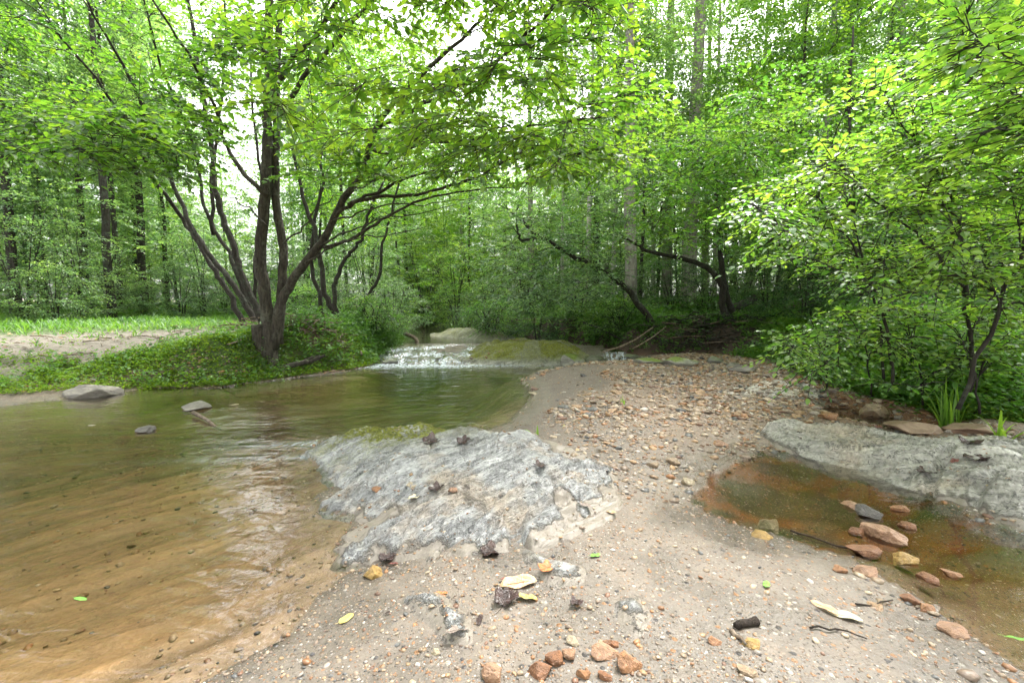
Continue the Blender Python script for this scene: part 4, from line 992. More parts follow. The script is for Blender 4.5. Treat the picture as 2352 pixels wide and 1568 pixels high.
# the rest of the wood
for px_, Y_ in ((1405, 16), (1500, 18), (1640, 15), (1720, 19), (1865, 14), (1990, 17), (2120, 15), (2230, 18), (1290, 19), (1060, 24)):
    place_tree(5, (px_ - CX) / F * Y_, Y_, rng.uniform(0, 6.28), rng.uniform(.75, 1.1), 'slim pale trunk rising bare through the leaves of the right wood', 'slim pale trunks of the right wood')
placed = [((px - CX) / F * Y, Y) for _, px, Y, _, _ in named]
def scatter_trees(n, xr, yr, ok, kinds, label, group, mind, scr=(.8, 1.2), name='forest_tree'):
    c = 0; tr = 0
    while c < n and tr < 6000:
        tr += 1; x = random.uniform(*xr); y = random.uniform(*yr)
        if not ok(x, y) or any((x - a) ** 2 + (y - b_) ** 2 < mind * mind for a, b_ in placed): continue
        placed.append((x, y)); place_tree(random.choice(kinds), x, y, random.uniform(0, 6.28), random.uniform(*scr), label, group, name); c += 1
gap = lambda x, y: abs(x / y + .58) < .02 + 1.7 / y
scatter_trees(34, (-34, -3.5), (14, 40), lambda x, y: x > -y * 1.35 - 2 and x < -3.2 and abs(x / y + .58) > .02 + 2.4 / y, [1, 1, 1, 3, 1], 'slender tree crowded among others deep in the left wood', 'trees of the left wood', 1.7)
scatter_trees(10, (-22, -4), (12, 18), lambda x, y: x > -y * 1.35 - 2 and x < -5.0 and not gap(x, y), [3, 4], 'young leafy tree under the tall ones of the left wood', 'young trees of the left wood', 1.5)
scatter_trees(16, (-5, 4.5), (22, 46), lambda x, y: True, [0, 1, 3, 4], 'hazy bright green tree closing off the creek corridor', 'trees at the end of the creek', 1.8)
scatter_trees(32, (1.5, 36), (11, 42), lambda x, y: x < y * 1.35 + 2 and x > 1.2 + (y - 11) * .0, [0, 1, 2, 5, 3, 1], 'tall slim tree crowded among others of the right wood', 'trees of the right wood', 1.7)
scatter_trees(12, (2.5, 16), (9.5, 17), lambda x, y: x < y * 1.2, [3, 4, 4], 'young leafy tree under the tall ones of the right wood', 'young trees of the right wood', 1.4)

scatter_trees(46, (-62, -4), (26, 50), lambda x, y: x > -y * 1.4 and not (abs(x / y + .58) < .1 and y < 30), [4, 3, 4], 'bushy low tree filling the back of the left wood', 'low trees at the back of the left wood', 1.6, (.9, 1.4))
scatter_trees(24, (-9, 9), (19, 42), lambda x, y: abs(x) < y * .3, [4, 3, 4], 'bushy low tree behind the creek bend', 'low trees behind the creek bend', 1.5, (.8, 1.3))
scatter_trees(46, (4, 62), (22, 50), lambda x, y: x < y * 1.4, [4, 3, 4], 'bushy low tree filling the back of the right wood', 'low trees at the back of the right wood', 1.6, (.9, 1.4))
scatter_trees(9, (-20, -8), (11.5, 20), lambda x, y: x > -y * 1.3 and abs(x / y + .58) > .03 + 2.9 / y, [6], 'dark evergreen tree standing in the left wood', 'dark evergreens of the left wood', 1.8, (.8, 1.2), 'evergreen_tree')
scatter_trees(10, (3, 20), (12, 26), lambda x, y: x < y * 1.2, [6], 'dark evergreen tree standing in the right wood', 'dark evergreens of the right wood', 1.8, (.7, 1.1), 'evergreen_tree')
for x_, y_, k_ in ((6.5, -3.0, 0), (9.5, 1.0, 2), (2.5, -7.5, 0), (-3.0, -9.0, 2), (-8.5, -9, 0), (11, -5, 0), (6, -10, 2), (-13.5, -2.0, 2), (-15, 4.5, 0), (14, 4, 2), (-1, -13, 0), (-14, -9, 0), (14, -1, 0)):  # trees added out of view, behind and beside the camera, to cut light on the bar
    place_tree(k_, x_, y_, random.uniform(0, 6.28), random.uniform(.9, 1.1), 'unseen tall tree added to shade the gravel bar', 'added shade trees out of view')
# ------------------------------------------------------------------ shrubs
def shrub_proto(seed, H, W, n_t, leaf, kind, wmat, lmat, att=.5, twigs=8, width=.55, tl=(.12, .32)):
    global rng
    rng = np.random.default_rng(seed); t = Tree()
    for _ in range(6):
        a = rng.uniform(0, 6.28); d = W * rng.uniform(.2, .5)
        t.limb([(0.05 * math.cos(a), .05 * math.sin(a), -.05), (d * .4 * math.cos(a), d * .4 * math.sin(a), H * .4), (d * math.cos(a), d * math.sin(a), H * .8)], .018, .006, 5, .03, 3)
    tg = []
    for _ in range(n_t):
        u = rng.random(); a = rng.uniform(0, 6.28); rr = W * math.sqrt(rng.random()) * (.6 + .4 * math.sin(u * 3.1))
        tg.append((rr * math.cos(a), rr * math.sin(a), .08 + H * u * (1 - .35 * (rr / W) ** 2)))
    t.grow(tg, leaf=leaf, kind=kind, twigs=twigs, tl=tl, wood=.7, droop=.25, min_r=.003, frac=.75, att=att, spacing=.6, width=width, stemtwig=(kind != 'far'), sides=4)
    return t, wmat, lmat
SH = {}
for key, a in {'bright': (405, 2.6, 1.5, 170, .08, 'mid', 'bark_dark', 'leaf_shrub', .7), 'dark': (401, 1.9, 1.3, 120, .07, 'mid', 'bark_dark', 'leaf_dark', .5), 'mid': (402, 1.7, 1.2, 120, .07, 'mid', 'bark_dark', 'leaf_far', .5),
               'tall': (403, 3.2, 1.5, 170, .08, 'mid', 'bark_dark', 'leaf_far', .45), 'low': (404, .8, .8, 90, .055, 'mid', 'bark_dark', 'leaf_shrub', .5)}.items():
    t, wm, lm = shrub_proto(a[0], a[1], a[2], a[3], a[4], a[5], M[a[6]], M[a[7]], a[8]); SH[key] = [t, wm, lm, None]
rng = np.random.default_rng(123); random.seed(11)
def place_shrub(key, x, y, sc, label, group=None, z=None, rz=None, name='shrub'):
    p = SH[key]; z = float(terrain(np.array([x]), np.array([y]))[0]) if z is None else z; rz = random.uniform(0, 6.28) if rz is None else rz
    if p[3] is None:
        e = p[0].build(name, label, 'shrub', p[1], p[2], (0, 0, 0), group, 'stems', 'foliage'); e.location = (x, y, z); e.rotation_euler = (0, 0, rz); e.scale = (sc,) * 3; p[3] = e
    else:
        e = copy_tree(p[3], (x, y, z), rz, sc, label, group); e.name = name
        if not group and 'group' in e: del e['group']
    return e
def sx(px, Y): return (px - CX) / F * Y
for key, px, Y, sc, lab in (
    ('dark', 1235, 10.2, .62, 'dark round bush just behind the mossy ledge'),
    ('mid', 1130, 12.5, .9, 'drooping green bush left of the dark round one, over the stream'),
    ('bright', 1050, 14.0, 1.0, 'bright bush closing the left side of the creek bend'),
    ('mid', 900, 10.5, .75, 'bush on the left bank above the rapids'),
    ('tall', 850, 12.0, .8, 'tall loose bush behind the one above the rapids'),
    ('bright', 975, 16.5, 1.3, 'tall bright bush where the creek disappears'),
    ('mid', 1330, 10.8, .7, 'grey green bush on the bank under the thin whitish trunk'),
    ('low', 1420, 9.6, 1.0, 'low bright plant at the foot of the pale grey trunk'),
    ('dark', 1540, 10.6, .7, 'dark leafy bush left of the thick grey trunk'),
    ('tall', 1760, 9.6, .75, 'tall dark leafed bush behind the arching tree'),
    ('dark', 1850, 7.6, .85, 'dark bush in the hollow right of the fallen log'),
    ('dark', 1990, 6.2, .9, 'dark bush behind the bright right-hand shrubs'),
    ('mid', 1700, 11.0, .9, 'green bush beyond the fallen log'),
    ('tall', 60, 10.0, .95, 'big blue green bush at the left edge of the left wood'),
    ('tall', 190, 11.0, .8, 'feathery bush left of the slanting trunk'),
    ('mid', 130, 9.8, .75, 'low wide bush in front of the big left edge bush'),
    ('mid', 420, 12.5, .9, 'round bush in the shade right of the thickest dark trunk'),
    ('mid', 330, 12.6, .55, 'small bush at the foot of the thickest dark trunk'),
    ('mid', 790, 9.8, .65, 'full green bush right of the crooked stems'),
    ('mid', 700, 10.2, .6, 'pale green bush between the crooked stems'),
    ('low', 860, 9.0, .9, 'low leafy plant on the bank left of the rapids'),
    ('low', 1130, 10.9, 1.1, 'low bright plant at the water behind the rapids'),
    ('mid', 1440, 11.6, .8, 'bright bush behind the pale grey trunk'),
    ('mid', 1620, 10.2, .7, 'pale green bush behind the fallen log'),
    ('tall', 1880, 9.2, .75, 'tall bush under the bright young tree'),
    ('tall', 690, 11.5, .7, 'loose bush seen between the twin trunks and the crooked stems'),
    ('low', 700, 9.6, 1.0, 'low pale plant behind the long leaning limb')):
    place_shrub(key, sx(px, Y), Y, sc, lab)
def scatter_shrubs(n, xr, yr, ok, keys, label, group, mind, scr):
    c = 0; pl = []
    for _ in range(8000):
        if c >= n: break
        x = random.uniform(*xr); y = random.uniform(*yr)
        if not ok(x, y) or any((x - a) ** 2 + (y - b_) ** 2 < mind * mind for a, b_ in pl): continue
        pl.append((x, y)); place_shrub(random.choice(keys), x, y, random.uniform(*scr), label, group); c += 1
scatter_shrubs(44, (-26, -2.6), (12.5, 28), lambda x, y: x > -y * 1.3 and x < -2.4 - (y < 14) * 1.0, ['mid', 'tall', 'mid', 'dark'], 'loose green bush in the undergrowth of the left wood', 'undergrowth bushes of the left wood', 1.3, (.7, 1.2))
scatter_shrubs(44, (1.6, 26), (10, 28), lambda x, y: x < y * 1.3, ['mid', 'tall', 'mid', 'dark'], 'loose green bush in the undergrowth of the right wood', 'undergrowth bushes of the right wood', 1.25, (.7, 1.2))
scatter_shrubs(14, (-3.5, 2.5), (17, 30), lambda x, y: True, ['bright', 'tall', 'bright'], 'bright bush at the far end of the creek', 'bushes at the far end of the creek', 1.3, (.9, 1.3))

# ---- the big bright shrubs on the right
rng = np.random.default_rng(55)
t = Tree()
for pp, r0, r1 in (
    (pts(3.3, (2225, 900), (2222, 760), (2222, 680), (2215, 590), (2190, 480), (2150, 380), (2080, 300)), .014, .006),
    (pts(3.3, (2224, 700), (2200, 640), (2160, 590), (2080, 520), (1980, 440)), .012, .005),
    (pts(2.9, (2200, 940), (2290, 720), (2330, 620), (2370, 500), (2400, 380), (2380, 200)), .014, .006),
    (pts(3.7, (2050, 880), (2040, 760), (2000, 640), (1940, 540), (1860, 430)), .013, .005),
    (pts(4.0, (2030, 870), (2020, 740), (1990, 620), (1960, 500)), .012, .005)):
    t.limb(pp, r0, r1, 6, .02)
tg = region_targets([(1700, 470), (1900, 330), (2100, 270), (2450, 230), (2500, 760), (2250, 760), (2000, 700), (1780, 620)], 130, 2.5, 4.9)
tg += region_targets([(1700, 470), (1900, 330), (2100, 270), (2450, 230), (2480, 600), (2200, 620), (1950, 620), (1780, 600)], 110, 2.5, 4.9)
tg += region_targets([(2000, 200), (2450, 150), (2450, 400), (2050, 400)], 40, 2.6, 4.2)
t.grow(tg, leaf=.060, kind='near', twigs=10, tl=(.12, .34), att=.66, flat=.28, width=.62)
t.build('shrub', 'tall bright yellow green shrub filling the right side above the bank', 'shrub', M['bark_dark'], M['leaf_shrub'], tuple(at_y(2224, 900, 3.3)), None, 'stems', 'foliage')
t = Tree()
t.limb([(4.7, 2.9, .3), (4.5, 2.8, 1.2), (3.9, 2.5, 2.1), (3.2, 2.3, 2.7)], .035, .010, 7, .02)
t.limb([(4.5, 2.8, 1.2), (3.7, 2.4, 1.7), (3.0, 2.2, 2.0)], .02, .006, 6, .02)
tg = region_targets([(2080, -200), (2500, -200), (2500, 300), (2200, 220), (2130, 60)], 44, 2.1, 3.2)
tg += region_targets([(2150, 130), (2500, 130), (2500, 420), (2200, 330)], 16, 2.2, 3.0)
t.grow(tg, leaf=.078, kind='near', twigs=8, tl=(.12, .3), att=.75, flat=.28, width=.6)
t.build('overhanging_tree', 'large-leaved bright branches hanging in at the top right corner', 'tree', M['bark_dark'], M['leaf_shrub'], (4.7, 2.9, .3))
t = Tree()
for px, py, Y in ((1900, 900, 4.6), (2000, 910, 4.3), (2120, 930, 3.9), (2250, 950, 3.4)):
    t.limb(pts(Y, (px, py), (px - 10, py - 90), (px - 40, py - 170)), .009, .004, 5, .015)
tg = region_targets([(1770, 790), (1850, 730), (2000, 700), (2200, 680), (2420, 700), (2420, 900), (2250, 900), (2000, 880), (1820, 860)], 150, 3.1, 5.4)
t.grow(tg, leaf=.062, kind='near', twigs=8, tl=(.1, .26), att=.62, flat=.35, width=.6)
t.build('shrub', 'low shrub with broad grey green leaves along the right bank edge', 'shrub', M['bark_dark'], M['leaf_shrub'], tuple(at_y(2100, 930, 4.0)), None, 'stems', 'foliage')

# ------------------------------------------------------------------ ground cover, moss, grass
def cover(name, label, N, xr, yr, densf, leaf, height, mat, kind='mid', width=.6, upright=.3, k=7, cat='ground cover'):
    X = rng.uniform(*xr, N); Y = rng.uniform(*yr, N)
    d = densf(X, Y); kp = rng.uniform(0, 1, N) < d; X, Y, d = X[kp], Y[kp], d[kp]; n = len(X)
    Z = terrain(X, Y); hh = height * rng.uniform(.3, 1.0, n) * (.5 + fbm(X * 1.5, Y * 1.5, 3, 7))
    X = np.repeat(X, k); Y = np.repeat(Y, k); Z = np.repeat(Z, k); hh = np.repeat(hh, k); m = len(X)
    u = rng.random(m); a = rng.uniform(0, 6.28, m)
    P = np.stack([X + rng.normal(0, .03, m) + .3 * leaf * np.cos(a), Y + rng.normal(0, .03, m), Z + hh * u], -1)
    D = np.stack([np.cos(a), np.sin(a), rng.normal(upright, .35, m)], -1); Nn = np.stack([-np.cos(a) * upright, -np.sin(a) * upright, np.ones(m)], -1) + rng.normal(0, .3, (m, 3))
    g = Geo(); g.leaves(P, D, Nn, leaf * rng.uniform(.6, 1.25, m), np.clip(.45 + .8 * (np.repeat(fbm(P[:, 0] * 1.2, P[:, 1] * 1.2, 3, 71)[::k], k)[:m] - .5) + rng.normal(0, .15, m), 0, 1), kind, width)
    print(name, m); return tag(obj(name, g.mesh(name, mat)), label, cat, kind='stuff')
def td(x, y):
    return terrain(x, y, True)
def d_left(x, y):
    z, a, b_, c_, *_ = td(x, y); n = fbm(x * 1.7, y * 1.7, 3, 14)
    ps = 1.15 - .55 * sstep(-4.6, -5.6, x); path = sstep(ps, ps + .35, b_ + (n - .5) * 1.0) * sstep(3.7, 2.9, b_) * sstep(-2.9, -4.0, x)
    sh = .6 * sstep(-4.0, -4.8, x) * sstep(.45, .25, b_)
    md = np.exp(-(((x + 3.4) / .8) ** 2 + ((y - 7.3) / .45) ** 2))
    return sstep(-.10, .03, b_ + .10 * sstep(-3.9, -4.6, x)) * (.25 + .75 * sstep(.22, .38, n)) * (1 - path * .97) * (1 - sh * .85) * (1 - .9 * md) * (b_ > -.12)
cover('moss', 'cushions of bright moss and tiny plants on the left bank', 26000, (-8.5, -2.0), (4.2, 8.5), lambda x, y: d_left(x, y) * sstep(2.2, 1.0, td(x, y)[2]), .03, .07, M['moss'], 'far', .8, .6, 8, 'moss')
cover('ground_cover', 'small leafy plants on the left bank', 8000, (-8.5, -1.8), (4.4, 10), lambda x, y: d_left(x, y) * sstep(2.4, 1.4, td(x, y)[2]) * .9, .046, .20, M['herb'], 'mid', .6, .3, 7)
cover('ground_cover', 'thick leafy plants on the left bank between the trees and the rapids', 2600, (-3.6, -1.6), (6.6, 12), lambda x, y: sstep(.0, .12, td(x, y)[2]), .055, .36, M['herb'], 'mid', .6, .3, 10)
cover('grass', 'thin grass and weeds beside the dirt path', 15000, (-24, -3.4), (5.6, 22), lambda x, y: (td(x, y)[2] > 1.2) * (.06 + sstep(.35, .55, fbm(x * .7, y * .7, 3, 15)) * sstep(2.3, 3.4, td(x, y)[2])) * (x > -y * 1.3), .13, .08, M['herb'], 'blade', .13, 1.6, 6, 'grass')
cover('ground_cover', 'leafy plants on the floor of the left wood', 6500, (-26, -3), (12, 30), lambda x, y: 1.0 * (x > -y * 1.3) * sstep(5, 7, td(x, y)[2]), .12, .45, M['herb'], 'far', .6, .3, 7)
cover('ground_cover', 'leafy plants on the floor of the right wood', 9000, (.5, 24), (8.6, 30), lambda x, y: (x < y * 1.25) * sstep(.7, 1.3, td(x, y)[3]), .10, .40, M['herb'], 'far', .6, .3, 8)
def d_right(x, y):
    z, a, b_, c_, *_ = td(x, y)
    return sstep(-.10, .10, c_) * sstep(2.8, 2.0, c_) * (x > 1.9) * (y > 2.4)
cover('ground_cover', 'dense small plants hanging over the right bank', 17000, (2.0, 6.5), (2.2, 7.4), d_right, .036, .18, M['moss'], 'far', .6, .2, 10)
cover('ground_cover', 'leafy weeds along the right bank', 5200, (2.0, 5.8), (2.6, 7.4), lambda x, y: d_right(x, y) * sstep(.2, .4, fbm(x * 2, y * 2, 2, 3)), .06, .42, M['leaf_shrub'], 'mid', .55, .3, 9)
cover('ground_cover', 'sparse plants on the dark root bank behind the gravel bar', 3600, (1.4, 5), (7.2, 10.5), lambda x, y: sstep(.12, .35, td(x, y)[3]) * sstep(.36, .5, fbm(x * 1.4, y * 1.4, 3, 33)), .06, .22, M['herb'], 'mid', .6, .3, 9)
cover('ground_cover', 'plants at the edge of the upper creek behind the mossy ledge', 2200, (-1.2, 3.2), (9.3, 15), lambda x, y: sstep(.02, .2, td(x, y)[3]), .075, .34, M['herb'], 'mid', .6, .3, 9)

def litter(name, label, N, xr, yr, densf, size, mats):
    X = rng.uniform(*xr, N); Y = rng.uniform(*yr, N); kp = rng.uniform(0, 1, N) < densf(X, Y); X, Y = X[kp], Y[kp]; n = len(X); Z = surf(X, Y) + .008
    a = rng.uniform(0, 6.28, n); P = np.stack([X, Y, Z], -1); D = np.stack([np.cos(a), np.sin(a), rng.normal(0, .15, n)], -1); Nn = np.stack([rng.normal(0, .3, n), rng.normal(0, .3, n), np.ones(n)], -1)
    g = Geo(); g.leaves(P, D, Nn, size * rng.uniform(.5, 1.3, n), rng.random(n), 'near', .55); print(name, n)
    return tag(obj(name, g.mesh(name, mats)), label, 'leaf litter', kind='stuff')
def litter_mat():
    m, nt, out = newmat('leaf_litter'); b = NB(nt)
    c = b.ramp(b.attr('var'), [(0, (.03, .018, .012)), (.35, (.10, .05, .025)), (.65, (.20, .11, .055)), (.85, (.30, .20, .11)), (1, (.22, .26, .05))])
    nt.links.new(b.pbsdf(c, .5, .4), out.inputs[0]); return m
LMT = litter_mat()
litter('leaf_litter', 'small dead leaves and scraps strewn over the gravel bar', 700, (-.9, 3.4), (1.2, 7.4), lambda x, y: (td(x, y)[1] < -.02) * (td(x, y)[4] < .02) * (.25 + .6 * sstep(.5, .6, fbm(x * 2, y * 2, 3, 44))) * sstep(1.0, 3.0, y), .035, LMT)
litter('leaf_litter', 'dead leaves on the dirt path and left bank', 2600, (-12, -2.6), (5.2, 12), lambda x, y: (td(x, y)[2] > .4) * .8, .06, LMT)
litter('leaf_litter', 'dead leaves on the dark bank and floor of the right wood', 5000, (1.2, 12), (7.3, 16), lambda x, y: (td(x, y)[3] > .15) * .9, .07, LMT)
cover('ground_cover', 'bright weeds standing along the foot of the right bank', 3400, (2.0, 4.2), (3.6, 7.2), lambda x, y: sstep(-.22, .0, td(x, y)[3]) * sstep(1.1, .6, td(x, y)[3]) * (td(x, y)[5] < -.05), .055, .50, M['leaf_shrub'], 'mid', .5, .3, 10)
# grass clump by the right pool
def grass_clump(px, py, Y, n, L, label, mat, spread=.5, name='grass_clump'):
    p = hit(px, py); g = Geo(); e = empty(name, tuple(p))
    for i in range(n):
        a = rng.uniform(0, 6.28); tilt = abs(rng.normal(0, spread)); l = L * rng.uniform(.45, 1); w = .005 + .004 * rng.random()
        d = np.array([math.cos(a), math.sin(a), 0]); k = 8; u = np.linspace(0, 1, k)
        R_ = l * (u * math.sin(tilt) + .5 * u ** 2.5 * min(1, tilt)); Z = l * (u * math.cos(tilt) - .45 * u ** 3 * min(1, tilt * 1.2))
        C = d[None] * R_[:, None] + np.array([0, 0, 1.0]) * Z[:, None] + np.array([rng.normal(0, .03), rng.normal(0, .03), -.01])
        s = np.cross(d, [0, 0, 1.0]); ww = w * (1 - u ** 2.2) + .0006
        V = np.stack([C - s * ww[:, None], C + np.array([0, 0, -.25]) * ww[:, None], C + s * ww[:, None]], 1).reshape(-1, 3)
        q = []
        for j in range(k - 1):
            b_ = j * 3; q += [(b_, b_ + 1, b_ + 4, b_ + 3), (b_ + 1, b_ + 2, b_ + 5, b_ + 4)]
        g.add(V, quads=q, att=float(np.clip(.7 + rng.normal(0, .15), 0, 1)))
    obj('blades', g.mesh('blades', mat, True), e); return tag(e, label, 'grass clump')
grass_clump(2180, 985, 3.6, 34, .52, 'bright green grass clump growing beside the reddish slabs', M['grass'], .42)
grass_clump(1440, 925, 4.6, 5, .10, 'tiny green seedlings on the sand left, below the gravel ridge', M['grass'], .5, 'seedling')
grass_clump(1232, 1000, 3.4, 4, .10, 'tiny green seedling at the right end of the pool shore', M['grass'], .7, 'seedling')
grass_clump(2300, 1005, 3.3, 14, .25, 'small tuft of grass right of the bright clump', M['grass'], .6)

# ------------------------------------------------------------------ wood on the ground
def stick(path, r0, r1, label, mat, cat='branch', name='fallen_branch', sides=7, wob=.006, group=None):
    t = Tree(); t.limb(path, r0, r1, sides, wob, 3); o0 = np.array(path[0])
    t.w.v = [v - o0.astype(np.float32) for v in t.w.v]
    return tag(obj(name, t.w.mesh(name, mat, True), None, tuple(o0)), label, cat, group)
def gp(px, py, dz=.0, water=False): p = hit(px, py, water); p.z += dz; return p
stick(pts(8.9, (1600, 762), (1630, 742), (1656, 724), (1696, 704), (1735, 683)), .11, .07, 'thick dark fallen log lying across behind the forked tree', M['bark_dark'], 'log', 'fallen_log', 10, .015)
stick([gp(445, 955, .03, True), gp(475, 968, .02, True), gp(505, 980, -.02, True)], .018, .010, 'short grey stick lying in the creek near the tan rock', M['dead_wood'])
stick([at_y(460, 893, 5.7), at_y(485, 880, 5.6), at_y(510, 890, 5.5), at_y(545, 912, 5.1)], .008, .005, 'thin bent twig arching out of the water by the left bank', M['dead_wood'])
stick([at_y(1863, 843, 5.25), at_y(1867, 870, 5.2), at_y(1873, 895, 5.1)], .012, .016, 'pale peeled stick leaning on the right bank', M['bark_pale'])
stick([gp(1690, 1442, .006), gp(1738, 1432, .01)], .011, .013, 'short black stick on wet sand at the lower right', M['wet_wood'])
stick([gp(1815, 1222, .01, True), gp(1870, 1240, .008, True), gp(1945, 1262, .006, True), gp(2000, 1272, .005, True)], .005, .004, 'long black twig lying in the near edge of the right pool', M['wet_wood'])
stick([gp(1218, 806, .03), gp(1192, 820, .04), gp(1170, 830, .03)], .012, .006, 'thin dead twig on the front of the mossy ledge', M['dead_wood'])
stick([at_y(1385, 808, 7.6), at_y(1440, 790, 7.7), at_y(1500, 752, 7.9)], .022, .012, 'bare forked branch slanting over the small waterfall', M['dead_wood'])
stick([at_y(1455, 800, 7.5), at_y(1490, 780, 7.6), at_y(1530, 750, 7.8)], .014, .008, 'pale thin branch right of the small waterfall', M['dead_wood'])
stick([gp(1965, 1390, .006), gp(2010, 1392, .006), gp(2050, 1382, .008)], .003, .002, 'hair thin dark twig on the gravel at lower right', M['wet_wood'])
stick([gp(1860, 1445, .006), gp(1920, 1450, .006), gp(1990, 1470, .006)], .003, .002, 'hair thin twig on wet sand near the bottom right', M['wet_wood'])
stick([gp(1680, 1450, .004), gp(1712, 1483, .006)], .008, .004, 'tan splinter below the black stick', M['dead_wood'])
stick([at_y(930, 765, 10.4), at_y(955, 778, 10.2), at_y(965, 800, 9.9)], .05, .03, 'weathered stump end on the left side above the rapids', M['dead_wood'], 'log', 'fallen_log')
stick([at_y(1340, 740, 9.8), at_y(1400, 765, 9.4), at_y(1440, 790, 9.0)], .02, .012, 'dark dead branch slanting down behind the grey boulder', M['bark_dark'])
# flood debris heap beside the main tree and roots in the right bank
def debris(name, label, n, c, s, mat, L=(.2, .6), r=.008, zf=None, cat='debris', spread=True):
    t = Tree()
    for i in range(n):
        x = c[0] + rng.normal(0, s[0]); y = c[1] + rng.normal(0, s[1]); a = rng.uniform(0, 3.14) if spread else rng.normal(0.1, .7); l = rng.uniform(*L)
        tt = terrain(np.array([x]), np.array([y]), True)
        if not (tt[2][0] > .25 or tt[3][0] > .25): continue
        z0 = float(tt[0][0]) + rng.random() * c[2]
        dz = rng.normal(0, .08)
        p0 = np.array([x - l / 2 * math.cos(a), y - l / 2 * math.sin(a), 0]); p1 = np.array([x + l / 2 * math.cos(a), y + l / 2 * math.sin(a), 0])
        P = np.array([p0, (p0 + p1) / 2 + rng.normal(0, .05, 3), p1]); P[:, 2] = z0 + np.array([-dz * .5, abs(rng.normal(0, .03)), dz * .5])
        rr = r * rng.uniform(.4, 1.6); t.w.tube(P, [rr, rr * .9, rr * .5], 5)
    return tag(obj(name, t.w.mesh(name, mat, True)), label, cat, kind='stuff')
debris('twig_pile', 'heap of dead twigs and flood debris behind the twin trunks', 340, (-3.55, 7.3, .16), (.42, .22), M['dead_wood'])
debris('root_tangle', 'tangle of roots and dead sticks in the dark bank behind the gravel', 380, (3.3, 8.2, .14), (1.0, .38), M['bark_dark'], (.15, .7), .009)
debris('root_tangle', 'pale dead sticks lying over the dark root bank', 46, (3.2, 8.3, .16), (1.0, .4), M['dead_wood'], (.3, 1.0), .009)
debris('leaf_litter_twigs', 'dead sticks scattered on the floor of the woods', 420, (2.5, 14, .03), (6, 4), M['dead_wood'], (.4, 1.4), .012)
debris('bank_twigs', 'small dead sticks on the left bank and path', 160, (-4.6, 7.4, .01), (1.4, 1.5), M['dead_wood'], (.1, .45), .006)
# exposed roots of the main tree
t = Tree()
for k_ in range(7):
    a = rng.uniform(-.3, 3.4); b0 = np.array(tuple(at_y(622, 845, 6.35)))
    t.limb([b0, b0 + np.array([math.cos(a) * .3, math.sin(a) * .15, .03]), b0 + np.array([math.cos(a) * .75, math.sin(a) * .5, .10 + .1 * rng.random()])], .05, .012, 6, .02)
b0 = at_y(622, 845, 6.35); t.w.v = [v - np.array(tuple(b0), np.float32) for v in t.w.v]
tag(obj('exposed_roots', t.w.mesh('exposed_roots', M['bark_main'], True), None, tuple(b0)), 'bare roots spreading into the bank at the foot of the twin trunks', 'roots')

# ------------------------------------------------------------------ fallen leaves
def leaf_litter_mat(name, c1, c2, rough=.35):
    m, nt, out = newmat(name); b = NB(nt); w = b.coords()
    c = b.ramp(b.noise(w, 2.5, 4, .6), [(.3, c1), (.7, c2)])
    p = b.pbsdf(c, rough, .6, b.bump(b.noise(w, 8, 3), .4, .05)); t_ = nt.nodes.new('ShaderNodeBsdfTranslucent'); nt.links.new(c, t_.inputs[0])
    nt.links.new(b.mixsh(.15, p, t_.outputs[0]), out.inputs[0]); return m
LM = {'dark': leaf_litter_mat('dead_leaf_dark', (.018, .010, .008), (.06, .03, .025), .22), 'tan': leaf_litter_mat('dead_leaf_tan', (.42, .24, .12), (.62, .42, .26), .5),
      'grey': leaf_litter_mat('dead_leaf_grey', (.16, .12, .10), (.30, .24, .20), .4), 'orange': leaf_litter_mat('dead_leaf_orange', (.36, .10, .03), (.55, .22, .07), .35),
      'green': leaf_litter_mat('fallen_leaf_green', (.10, .30, .04), (.22, .48, .06), .4), 'yellow': leaf_litter_mat('fallen_leaf_yellow', (.45, .34, .05), (.66, .55, .18), .45),
      'red': leaf_litter_mat('dead_leaf_red', (.10, .025, .018), (.22, .06, .04), .3), 'pale': leaf_litter_mat('dead_leaf_pale', (.50, .45, .28), (.68, .62, .42), .45)}
